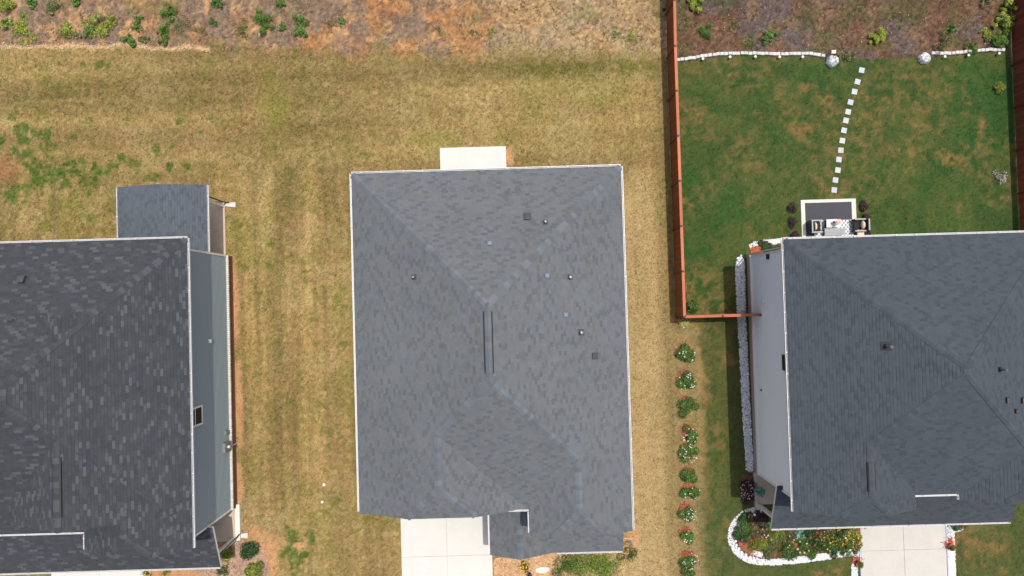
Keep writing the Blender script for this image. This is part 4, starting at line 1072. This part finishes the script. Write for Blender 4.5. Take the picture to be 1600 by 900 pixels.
def sheet(name, label, poly_px, col, seed, z=.012, mound=.05, kind='structure'):
    """mulch sheet with a raised, uneven surface"""
    P = [at(*q) for q in poly_px]; xs, ys = [q[0] for q in P], [q[1] for q in P]
    g = np.arange; X, Y = np.meshgrid(g(min(xs), max(xs) + .1, .1), g(min(ys), max(ys) + .1, .1))
    ok = in_poly(X.ravel(), Y.ravel(), P).reshape(X.shape)
    Z = z + mound * fbm(X, Y, 3, seed) ; cl = np.asarray(col)[None, None] * (.55 + .9 * fbm(X, Y, 5, seed + 3))[..., None]
    idx = np.arange(X.size).reshape(X.shape)
    f = np.stack([idx[:-1, :-1], idx[:-1, 1:], idx[1:, 1:], idx[1:, :-1]], -1); k = ok[:-1, :-1] & ok[1:, 1:] & ok[:-1, 1:] & ok[1:, :-1]
    f = f[k]; c = cl[:-1, :-1][k]
    return tag(link(name, mesh(name, np.stack([X, Y, Z + ground_z(X, Y)], -1).reshape(-1, 3), f, 'mulch', c)), label, kind=kind)
BED = [(1148, 835), (1152, 820), (1164, 807), (1180, 802), (1200, 806), (1212, 800), (1400, 790), (1346, 830), (1346, 858), (1290, 864), (1200, 873), (1168, 868), (1153, 855)]
sheet('mulch_bed', 'red-brown mulch of the front flower bed', BED, (.20, .085, .045), 41)
sheet('mulch_bed', 'red mulch behind the right house corner', [(1170, 398), (1170, 386), (1182, 383), (1230, 379), (1260, 379), (1260, 395)], (.30, .08, .04), 42)
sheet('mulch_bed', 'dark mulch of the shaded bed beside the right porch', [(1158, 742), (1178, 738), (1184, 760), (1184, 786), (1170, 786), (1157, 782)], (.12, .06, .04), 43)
sheet('mulch_bed', 'brown mulch below the middle house porch', [(770, 872), (790, 868), (870, 858), (985, 838), (1000, 850), (985, 870), (965, 900), (960, 925), (770, 925)], (.42, .26, .14), 44, mound=.04)
sheet('mulch_bed', 'greyish mulch bed around the shrubs at the left house corner', [(345, 850), (378, 842), (402, 845), (416, 862), (422, 885), (424, 920), (300, 920), (310, 880)], (.33, .22, .15), 45, mound=.04)
def chips(name, label, pts, col, seed):
    r = np.random.default_rng(seed); n = len(pts); a = r.uniform(0, 6.28, n); l = r.uniform(.03, .08, n); w_ = r.uniform(.010, .022, n)
    ca, sa = np.cos(a), np.sin(a); x, y = pts[:, 0], pts[:, 1]; z = r.uniform(.02, .07, n) + ground_z(x, y)
    v = np.stack([np.stack([x + ca * l * i - sa * w_ * j, y + sa * l * i + ca * w_ * j, z + .02 * i * r.uniform(-1, 1, n)], -1) for i, j in ((-1, -1), (1, -1), (1, 1), (-1, 1))], 1)
    c = np.asarray(col) * r.uniform(.5, 1.5, (n, 1))
    return tag(link(name, mesh(name, v.reshape(-1, 3), np.arange(n * 4).reshape(-1, 4), 'mulch', c)), label, 'mulch', kind='stuff')
rm = []
for (p, r) in ROWPOS:
    c = np.array(at(p[0] - 4, p[1] - 7)); q = RNG.normal(0, 1, (420, 2)) * (r / 27.57 * .33); rm.append(c + q)
chips('red_mulch', 'red mulch chips around the shrubs of the row', np.concatenate(rm), (.27, .08, .042), 51)
chips('red_mulch', 'mulch chips loose in the front flower bed', scatter(BED, 2600, 52), (.20, .08, .045), 52)
chips('red_mulch', 'red mulch chips behind the right house corner', scatter([(1172, 396), (1172, 388), (1230, 380), (1230, 392)], 700, 53), (.34, .09, .045), 53)
chips('red_mulch', 'pale bark chips below the middle house porch', scatter([(770, 874), (870, 862), (985, 842), (990, 860), (960, 915), (775, 915)], 3000, 54), (.46, .29, .16), 54)
chips('red_mulch', 'grey-brown bark chips at the left house corner', scatter([(345, 852), (402, 847), (420, 885), (420, 915), (310, 915)], 1800, 55), (.30, .20, .14), 55)

# ================================================================== fences
def wood_col(base, r): k = r.uniform(.82, 1.14); return (base[0] * k, base[1] * k * r.uniform(.95, 1.05), base[2] * k)
def fence(label, pts, base, cap_col, side, hgt=1.88, spacing=2.44):
    t = thing('fence', label, 'fence', (pts[0][0], pts[0][1], 0)); r = random.Random(len(label))
    ox, oy = pts[0]
    variants = []
    for i in range(6):
        variants.append(MB().box(-.068, .068, -.010, .010, .05, hgt - .04, wood_col(base, r)).mesh('picket', 'wood'))
    postm = MB().box(-.05, .05, -.05, .05, -.1, hgt - .005, wood_col(tuple(v * .7 for v in base), r)).mesh('post', 'wood')
    capm = MB().rings([[(-.055, -.055, 0), (.055, -.055, 0), (.055, .055, 0), (-.055, .055, 0)], [(-.055, -.055, .02), (.055, -.055, .02), (.055, .055, .02), (-.055, .055, .02)], [(-.01, -.01, .05), (.01, -.01, .05), (.01, .01, .05), (-.01, .01, .05)]]).mesh('post_cap', 'dark_metal')
    def put(name, me, x, y, z, a):
        o = link(name, me, t); o.location = (x - ox, y - oy, z); o.rotation_euler = (0, 0, a); return o
    for si, (p, q) in enumerate(zip(pts[:-1], pts[1:])):
        p, q = Vector(p), Vector(q); d = q - p; L = d.length; d.normalize(); a = math.atan2(d.y, d.x); nv = Vector((-d.y, d.x)) * side[si]
        n = max(1, round(L / spacing)); s = L / n
        for i in range(n + 1):
            if i == 0 and si > 0: continue
            c = p + d * (s * i); z = gz(c.x, c.y)
            put('post', postm, c.x + nv.x * .012, c.y + nv.y * .012, z, a); put('post_cap', capm, c.x + nv.x * .012, c.y + nv.y * .012, z + hgt + .032, a)
        for i in range(n):
            c0 = p + d * (s * i); c1 = p + d * (s * (i + 1)); m0 = (c0 + c1) / 2
            z0, z1 = gz(c0.x, c0.y), gz(c1.x, c1.y)
            cm = MB().bar((c0.x - ox + d.x * .004, c0.y - oy + d.y * .004, z0 + hgt + .03), (c1.x - ox - d.x * .004, c1.y - oy - d.y * .004, z1 + hgt + .03), .15, .035, wood_col(cap_col, r)); cm.build('top_rail', 'wood', t)
            for zz in (.35, 1.0, 1.65):
                MB().bar((c0.x - ox - nv.x * .03, c0.y - oy - nv.y * .03, z0 + zz), (c1.x - ox - nv.x * .03, c1.y - oy - nv.y * .03, z1 + zz), .04, .09, wood_col(base, r)).build('rail', 'wood', t)
            k = int((s - .12) / .142)
            for j in range(k):
                u = .06 + (s - .12) * (j + .5) / k; c = c0 + d * u
                put('picket', r.choice(variants), c.x + nv.x * .012, c.y + nv.y * .012, z0 + (z1 - z0) * u / s + r.uniform(-.01, .01), a)
    return t
fence('reddish-brown wooden fence between the tan lawn and the green yard', [(9.27, 21.0), (9.27, -1.06), (13.36, -1.06)], (.205, .062, .021), (.40, .130, .068), (-1, -1))
fence('dark maroon wooden fence along the right edge of the green yard', [(28.92, 20.0), (28.92, -2.0)], (.19, .046, .026), (.17, .045, .03), (-1,))

# ================================================================== garden stonework
def edging(label, path_px, size, col):
    P = [np.array(at(*q)) for q in path_px]; t = thing('stone_edging', label, 'edging', (P[0][0], P[0][1], 0)); r = random.Random(5)
    ms = []
    for i in range(5):
        k = r.uniform(.88, 1.05); a, b, h_ = size * .47, .085 * r.uniform(.92, 1.1), .13 * r.uniform(.9, 1.15)
        ms.append(MB().box(-a, a, -b, b, -.06, h_, (col[0] * k, col[1] * k, col[2] * k), .018).mesh('block', 'stone'))
    carry = 0
    for a, b in zip(P[:-1], P[1:]):
        d = b - a; L = np.linalg.norm(d); d /= L; s = carry
        while s < L:
            c = a + d * s; o = link('block', r.choice(ms), t); o.location = (c[0] - P[0][0] + r.uniform(-.012, .012), c[1] - P[0][1] + r.uniform(-.015, .015), gz(c[0], c[1]) + r.uniform(-.012, .012))
            o.rotation_euler = (r.uniform(-.05, .05), r.uniform(-.05, .05), math.atan2(d[1], d[0]) + r.uniform(-.09, .09)); s += size
        carry = s - L
edging('row of white edging blocks from the fence to the left boulder', [(1059, 94.5), (1075, 92), (1100, 88), (1122, 85), (1140, 84), (1180, 84), (1215, 85), (1250, 84.5), (1262, 84), (1275, 86), (1290, 88.5)], .23, (.50, .49, .46))
edging('short row of white edging blocks right of the right boulder', [(1457, 84), (1470, 84), (1490, 83.5), (1514, 81)], .23, (.50, .48, .45))
edging('last white edging blocks next to the right fence', [(1528, 80), (1545, 78), (1570, 79)], .23, (.50, .48, .45))
def boulder(px, py, r, label, seed):
    x, y = at(px, py, .25); rng = np.random.default_rng(seed); n = 18; R = r / 28.3
    ph = 1 + .16 * (rng.random(n) - .5) * 2; m = MB()
    rings = []
    for q, z in ((1.0, -.08), (1.06, .12), (.98, .26), (.82, .34), (.5, .375), (.18, .36)):
        rings.append([(R * q * ph[i] * math.cos(6.283 * i / n) * (1 + .05 * rng.normal()), R * q * ph[i] * math.sin(6.283 * i / n) * (1 + .05 * rng.normal()), z + .022 * rng.normal() * (z > 0)) for i in range(n)])
    m.rings(rings)
    m.c = [tuple(np.clip(np.array((.47, .48, .49)) * (1 + rng.normal(0, .22)), .08, .85)) for _ in m.c]
    o = m.build('boulder', 'stone', None, (x, y, gz(x, y))); tag(o, label, 'boulder', 'white boulders at the bank')
boulder(1302, 95, 8.6, 'round mottled white boulder at the end of the left edging row', 61)
boulder(1446, 91, 8.2, 'pointed white boulder left of the short edging row', 62)
o = MB().box(-.13, .13, -.10, .10, -.03, .10, (.66, .58, .48), .025).build('stone_block', 'stone', None, (*at(1301.5, 82), 0.03)); tag(o, 'single pale stone block just behind the round boulder', 'stone')
for i, (px, py) in enumerate(((1346, 110), (1339.5, 128), (1334.7, 143.5), (1328.5, 160), (1324.7, 175), (1321.3, 188.5), (1318.3, 204), (1315.7, 220), (1313.3, 235), (1310.3, 249.5), (1308.7, 266), (1305, 281.5), (1303, 297))):
    x, y = at(px, py); a = .155
    o = MB().box(-a, a, -a, a, -.04, .045, tuple(v * RND.uniform(.90, 1.06) for v in (.42, .44, .44)), .008).build('stepping_stone', 'stone', None, (x, y, 0)); o.rotation_euler = (0, 0, math.radians(-16 + i * .8 + RND.uniform(-4, 4)))
    nth = ('first', 'second', 'third', 'fourth', 'fifth', 'sixth', 'seventh', 'eighth', 'ninth', 'tenth', 'eleventh', 'twelfth', 'last')[i]
    tag(o, f'square pale stepping stone, {nth} from the bank on the way to the patio', 'stepping stone', 'stepping stones across the lawn')
for (px, py, lab) in ((1098.5, 91.5, 'small white path light nearest the left fence'), (1141, 88.5, 'small white path light, second from the left fence'), (1180.5, 88, 'small white path light, third from the left fence'), (1218.5, 88.5, 'small white path light, fourth from the left fence'), (1254.5, 88.5, 'small white path light nearest the round boulder'),
                      (1477, 88, 'small white path light nearest the pointed boulder'), (1514, 86, 'small white path light below the dark tuft'), (1562, 83, 'small white path light nearest the right fence')):
    x, y = at(px, py, .25); t = thing('path_light', lab, 'lamp', (x, y, gz(x, y)), 0, 'path lights along the edging')
    MB().tube((0, 0, -.05), (0, 0, .2), .012, .012, 6).build('stake', 'dark_metal', t)
    MB().lathe([(.025, .17), (.07, .22), (.075, .245), (.03, .26)], 12).build('cap', 'white_metal', t)
# scalloped inner edging of the flower bed
P = [np.array(at(px + (1200 - px) * .10, py + (842 - py) * .14)) for px, py in edge_path[1:10]]
t = thing('scalloped_edging', 'white scalloped edging inside the curve of the flower bed', 'edging', (P[0][0], P[0][1], 0))
sm = MB().lathe([(.075, -.04), (.075, .12), (.05, .16), (.015, .175)], 10, col=(.80, .80, .78)).mesh('scallop', 'stone')
for a, b in zip(P[:-1], P[1:]):
    n = max(1, int(np.linalg.norm(b - a) / .19))
    for i in range(n):
        c = a + (b - a) * i / n; o = link('scallop', sm, t); o.location = (c[0] - P[0][0], c[1] - P[0][1], 0); o.rotation_euler = (0, 0, i)

# ================================================================== small yard things
for (px, py, r, lab) in ((506.5, 757, .085, 'round white utility cap in the tan lawn, upper of two'), (504, 784, .075, 'white utility cap in the tan lawn, lower of two')):
    x, y = at(px, py); t = thing('utility_cap', lab, 'cap', (x, y, 0)); MB().lathe([(r, -.1), (r, .05), (r * .9, .065)], 16).build('pipe', 'white_metal', t); MB().lathe([(r * .35, .06), (r * .35, .095)], 4).build('plug', 'white_metal', t)
def splash(px, py, a, lab):
    x, y = at(px, py); t = thing('splash_block', lab, 'splash block', (x, y, .0), a)
    MB().rings([[(-.3, -.09, .0), (.3, -.15, .0), (.3, .15, .0), (-.3, .09, .0)], [(-.3, -.09, .06), (.3, -.15, .04), (.3, .15, .04), (-.3, .09, .06)]]).build('pan', 'concrete', t)
    for s in (-1, 1): MB().rings([[(-.3, s * .09, .055), (.3, s * .15, .035), (.3, s * .125, .035), (-.3, s * .065, .055)], [(-.3, s * .09, .1), (.3, s * .15, .07), (.3, s * .125, .07), (-.3, s * .065, .1)]]).build('side_lip', 'concrete', t)
splash(360, 320, -.03, 'white splash block under the downspout of the left patio cover')
splash(379, 836.5, 0, 'white splash block beside the left front porch')
o = MB().rings([[(-.42, -.12, -.02), (.05, -.2, -.02), (.4, -.02, -.02), (.36, .16, -.02), (-.1, .2, -.02), (-.44, .1, -.02)], [(-.4, -.1, .07), (.05, -.18, .075), (.37, -.02, .07), (.33, .14, .07), (-.1, .18, .075), (-.4, .09, .07)]], (.62, .56, .48)).build('flat_stone', 'stone', None, (*at(848, 890), .02)); tag(o, 'flat pale stone lying in front of the middle porch', 'stone')
o = MB().box(-.09, .09, -.07, .07, -.02, .12, (.03, .03, .03), .03).build('bank_rock', 'stone', None, (*at(1036, 18), .2)); tag(o, 'small dark rock in the fence shadow at the top', 'rock')
# driveway borders
for (xa, lab) in ((19.155, 'blue-grey edging strip left of the right driveway'), (24.045, 'blue-grey edging strip right of the right driveway')):
    o = MB().box(xa - .035, xa + .035, -24, -12.3 if xa > 20 else -14.4, -.05, .07, bev=.01).build('edging_strip', 'edging_blue'); tag(o, lab, 'edging')

# ================================================================== furnished patio
pz = .045
def patio_set():
    o = MB().box(16.55, 19.68, 2.1, 5.32, -.06, pz, bev=.01).build('patio', 'concrete'); tag(o, 'cream concrete patio slab behind the right house', kind='structure')
    m = at(1338, 322)
    o = MB().box(16.78, 19.42, 2.15, 5.14, pz + .002, pz + .014).build('outdoor_mat', 'mat_charcoal'); tag(o, 'charcoal mat covering the furnished patio', 'mat')
    # patterned rug
    x0, y1 = at(1271, 345); x1, _ = at(1333, 345); y0 = 2.2; z = pz + .018
    t = thing('rug', 'pale grey rug with small block pattern under the patio table', 'rug', (x0, y0, z))
    MB().box(0, x1 - x0, 0, y1 - y0, 0, .008).build('field', 'rug_pale', t)
    m = MB(); r = random.Random(4); nx, ny = 22, 16; sx, sy = (x1 - x0) / nx, (y1 - y0) / ny
    for i in range(nx):
        for j in range(ny):
            if (i + j) % 2 == 0 and not (5 < i < 12 and j % 5): m.box(i * sx + .01, (i + 1) * sx - .01, j * sy + .012, (j + 1) * sy - .012, .0085, .0105)
    k = m.build('pattern', 'rug_grey', t); k['kind'] = 'stuff'
    # armchairs
    def chair(px, py, rz, lab):
        x, y = at(px, py, .5); t = thing('armchair', lab, 'armchair', (x, y, pz + .014), rz, 'armchairs on the patio')
        MB().box(-.26, .26, -.29, .29, .22, .34, bev=.02).build('seat', 'wicker_black', t)
        MB().box(-.24, .27, -.24, .24, .342, .44, bev=.04).build('seat_cushion', 'fabric_black', t)
        m = MB().rings([[(-.33, -.31, .2), (-.25, -.31, .2), (-.25, .31, .2), (-.33, .31, .2)], [(-.40, -.31, .84), (-.34, -.31, .84), (-.34, .31, .84), (-.40, .31, .84)]]); m.build('backrest', 'wicker_black', t)
        MB().box(-.415, -.335, -.32, .32, .842, .87, bev=.008).build('back_rail', 'wicker_grey', t)
        for s in (-1, 1):
            MB().box(-.33, .28, s * .325 - .03, s * .325 + .03, .2, .60).build('arm_panel', 'wicker_black', t)
            MB().box(-.33, .30, s * .325 - .04, s * .325 + .04, .602, .63, bev=.008).build('armrest', 'wicker_grey', t)
            for q in (-.28, .25): MB().box(q - .025, q + .025, s * .3 - .025, s * .3 + .025, 0, .22).build('leg', 'black_metal', t)
        x2, y2 = x + math.cos(rz) * -.12, y + math.sin(rz) * -.12
        p = MB(); n = 12
        p.rings([[(d_, .20 * math.cos(6.283 * i / n), .16 * math.sin(6.283 * i / n)) for i in range(n)] for d_ in (-.05,)] + [[(.0, .24 * math.cos(6.283 * i / n), .19 * math.sin(6.283 * i / n)) for i in range(n)], [(.06, .17 * math.cos(6.283 * i / n), .13 * math.sin(6.283 * i / n)) for i in range(n)]])
        o = p.build('pillow', 'fabric_beige', None, (x2, y2, pz + .66), True); o.rotation_euler = (0, -.15, rz)
        tag(o, 'beige pillow on ' + ('the left' if px < 1300 else 'the right') + ' patio armchair', 'pillow')
    chair(1275, 354, 0, 'black wicker armchair at the left side of the patio'); chair(1342, 352, math.pi, 'black wicker armchair at the right side of the patio')
    # coffee table with shelf
    x, y = at(1302, 349, .5); t = thing('coffee_table', 'pale glass-topped coffee table between the patio armchairs', 'table', (x, y, pz + .03))
    MB().box(-.40, .40, -.23, .23, .44, .47, bev=.008).build('table_top', 'table_pale', t); MB().box(-.36, .36, -.19, .19, .16, .18).build('shelf', 'wicker_black', t)
    for a in (-.34, .34):
        for b in (-.18, .18): MB().box(a - .025, a + .025, b - .025, b + .025, 0, .44).build('leg', 'black_metal', t)
    x, y = at(1306, 348, .7); v = thing('flower_vase', 'vase of orange and pink flowers on the patio coffee table', 'vase', (x, y, pz + .50))
    MB().lathe([(.06, .0), (.09, .08), (.05, .17), (.065, .2)], 12).build('vase', 'table_pale', v)
    rng = np.random.default_rng(77); fl = leaf_mesh('leaves', rng, 120, .22, .17, .22, .08, MG, 5, z0=.2); link('leaves', fl, v)
    b = link('blossom', bloom_mesh(rng, 34, .25, .18, .26, .065, [(.75, .30, .16), (.75, .5, .45), (.72, .45, .10), (.78, .66, .60)], .2), v); b['kind'] = 'stuff'
    x, y = at(1304, 362, .4); t = thing('bench', 'low grey slatted bench between the table and the house', 'bench', (x, y, pz + .03))
    for i in range(5): MB().box(-.58, .58, -.19 + i * .078, -.125 + i * .078, .36, .385).build('slat', 'wicker_grey', t)
    for a in (-.5, .5): MB().box(a - .03, a + .03, -.18, .18, 0, .358).build('leg_frame', 'black_metal', t)
    x, y = at(1344, 364, .35); t = thing('ottoman', 'beige cushioned ottoman below the right armchair', 'ottoman', (x, y, pz + .014))
    MB().box(-.2, .2, -.2, .2, .1, .3, bev=.02).build('base', 'wicker_black', t); MB().box(-.19, .19, -.19, .19, .302, .40, bev=.04).build('cushion', 'fabric_beige', t)
    for a in (-.15, .15):
        for b in (-.15, .15): MB().box(a - .02, a + .02, b - .02, b + .02, 0, .1).build('leg', 'black_metal', t)
patio_set()

# ================================================================== flower bed of the right house
for (px, py, r, h, pal, bl, lab, kw) in (
    (1168, 765, 14, .7, PU, PINK, 'reddish shrub with pink and white blooms in the wall shade', dict(nb=70, bs=.05)),
    (1172, 782, 10, .35, PU, None, 'low dark red plant at the foot of the shaded flowering shrub', {}),
    (1166, 812, 11, .6, DG, RED, 'dark rose bush with a single red bloom by the porch curb', dict(nb=3, bs=.13)),
    (1190, 812, 13, .5, PU, None, 'dark leafy plant in the porch shade', {}),
    (1197, 818, 11, .4, MG, None, 'bright green low plant tucked under the porch roof', {}),
    (1163, 823, 12, .5, MG, None, 'green shrub inside the bed curve', {}),
    (1158, 838, 13, .5, DG, RED, 'dark green shrub near the bed curve with red blooms', dict(nb=5, bs=.10)),
    (1180, 834, 12, .5, SG, RED, 'olive rose bush with red blooms in the bed', dict(nb=6, bs=.09)),
    (1196, 836, 12, .5, SG, PINK, 'bush with pale pink blooms below the porch roof corner', dict(nb=8, bs=.08)),
    (1188, 852, 14, .5, YG, None, 'yellow-green shrub beside the inner white curve', {}),
    (1212, 836, 13, .6, YG, None, 'lime shrub under the gutter end', {}),
    (1210, 852, 15, .5, SG, None, 'olive and rust coloured shrub in the bed middle', {}),
    (1205, 862, 13, .5, SG, None, 'olive shrub near the lower white border', {}),
    (1228, 860, 15, .55, MG, None, 'green shrub over the lower white border', {}),
    (1232, 842, 13, .5, SG, PINK, 'brownish shrub with cream blooms in the bed middle', dict(nb=8, bs=.07)),
    (1240, 866, 10, .5, DG, None, 'dark grassy plant hanging over the white border', dict(narrow=.15, leaf=.2)),
    (1252, 830, 12, .45, BG, None, 'round blue-green agave below the gutter', dict(leaf=.16, narrow=.4)),
    (1254, 852, 13, .5, MG, PINK, 'green bush with two pale pink blooms', dict(nb=6, bs=.10)),
    (1270, 836, 14, .6, DG, RED, 'dark green bush with crimson blooms', dict(nb=8, bs=.09)),
    (1280, 852, 14, .55, DG, RED, 'dark bush right of the crimson blooms', dict(nb=3, bs=.08)),
    (1268, 862, 11, .45, MG, None, 'green filler plant by the border gap', {}),
    (1290, 832, 13, .6, SG, YEL, 'bush with small yellow and peach blooms under the gutter', dict(nb=22, bs=.055)),
    (1298, 850, 13, .55, MG, YEL, 'bush with two orange blooms near the bed centre right', dict(nb=8, bs=.08)),
    (1304, 862, 11, .45, DG, None, 'dark green plant spilling over the white border', {}),
    (1312, 836, 14, .6, DG, YEL, 'dense bush with many yellow blooms', dict(nb=34, bs=.055)),
    (1322, 852, 14, .55, MG, WHITE, 'green bush with a white spike flower', dict(nb=6, bs=.08)),
    (1332, 838, 14, .6, YG, YEL, 'yellow-flowering bush leaning over the driveway', dict(nb=44, bs=.055)),
    (1338, 854, 10, .45, SG, YEL, 'small yellow-flowering plant at the bed corner by the driveway', dict(nb=18, bs=.05)),
    (1198, 386, 11, .4, DG, None, 'green plant in the red mulch behind the right house', {}),
    (1212, 385, 8, .35, SG, None, 'small olive plant in the red mulch behind the right house', {}),
    (1492, 823, 7, .35, DG, None, 'dark plant at the end of the right porch gutter', {}),
    (1506, 820, 8, .35, MG, RED, 'small red-flowering plant right of the driveway', dict(nb=6)),
):
    kw = dict(kw)
    if 'bs' in kw: kw['bs'] *= .62
    plant(px, py, r * 1.22, h, pal, lab, 'plant', 'flower_plant' if bl else 'bed_plant', blooms=bl, **kw)
def hosta(px, py, lab):
    x, y = at(px, py, .4); t = thing('hosta', lab, 'plant', (x, y, 0)); r = random.Random(8)
    MB().lathe([(.16, 0), (.2, .25), (.21, .27)], 14).build('pot', 'terracotta', t)
    for i in range(15):
        a = i * 2.4; l = r.uniform(.24, .42); w_ = l * .33; z = .42 + r.uniform(-.06, .14); ca, sa = math.cos(a), math.sin(a)
        def pt(u, s, dz): return (ca * l * u - sa * w_ * s, sa * l * u + ca * w_ * s, z + dz)
        m = MB(); c = tuple(v * r.uniform(.75, 1.2) for v in (.15, .36, .30))
        ring = [(.1, 0, -.1), (.35, .7, .03), (.65, .85, .04), (1.0, 0, -.06), (.65, -.85, .04), (.35, -.7, .03)]
        m.quad([pt(.1, 0, -.12), pt(.35, .7, .03), pt(.65, .85, .04), pt(1, 0, -.06), pt(.6, 0, .0)], c); m.quad([pt(.1, 0, -.12), pt(.6, 0, .0), pt(1, 0, -.06), pt(.65, -.85, .04), pt(.35, -.7, .03)], tuple(v * .85 for v in c))
        m.build('leaf', 'leaf', t)
hosta(1187, 768, 'potted plant with broad blue-green leaves against the right house wall')
def potted(px, py, lab):
    x, y = at(px, py, .2); t = thing('potted_plant', lab, 'plant', (x, y, 0)); MB().lathe([(.14, 0), (.19, .22), (.2, .24)], 14).build('pot', 'terracotta', t)
    rng = np.random.default_rng(int(px)); link('foliage', leaf_mesh('foliage', rng, 420, .27, .27, .34, .06, MG, 7, z0=.22), t)
potted(1343, 882, 'green plant in a red pot left of the right driveway'); potted(1487, 855, 'green plant in a red pot right of the right driveway')
for (px, py, lab) in ((1343, 880, 'red mulch ring of the pot left of the driveway'), (1485, 852, 'red mulch ring of the pot right of the driveway')):
    chips('red_mulch', lab, np.array(at(px - 3, py - 3)) + RNG.normal(0, .13, (260, 2)), (.36, .07, .04), int(px))
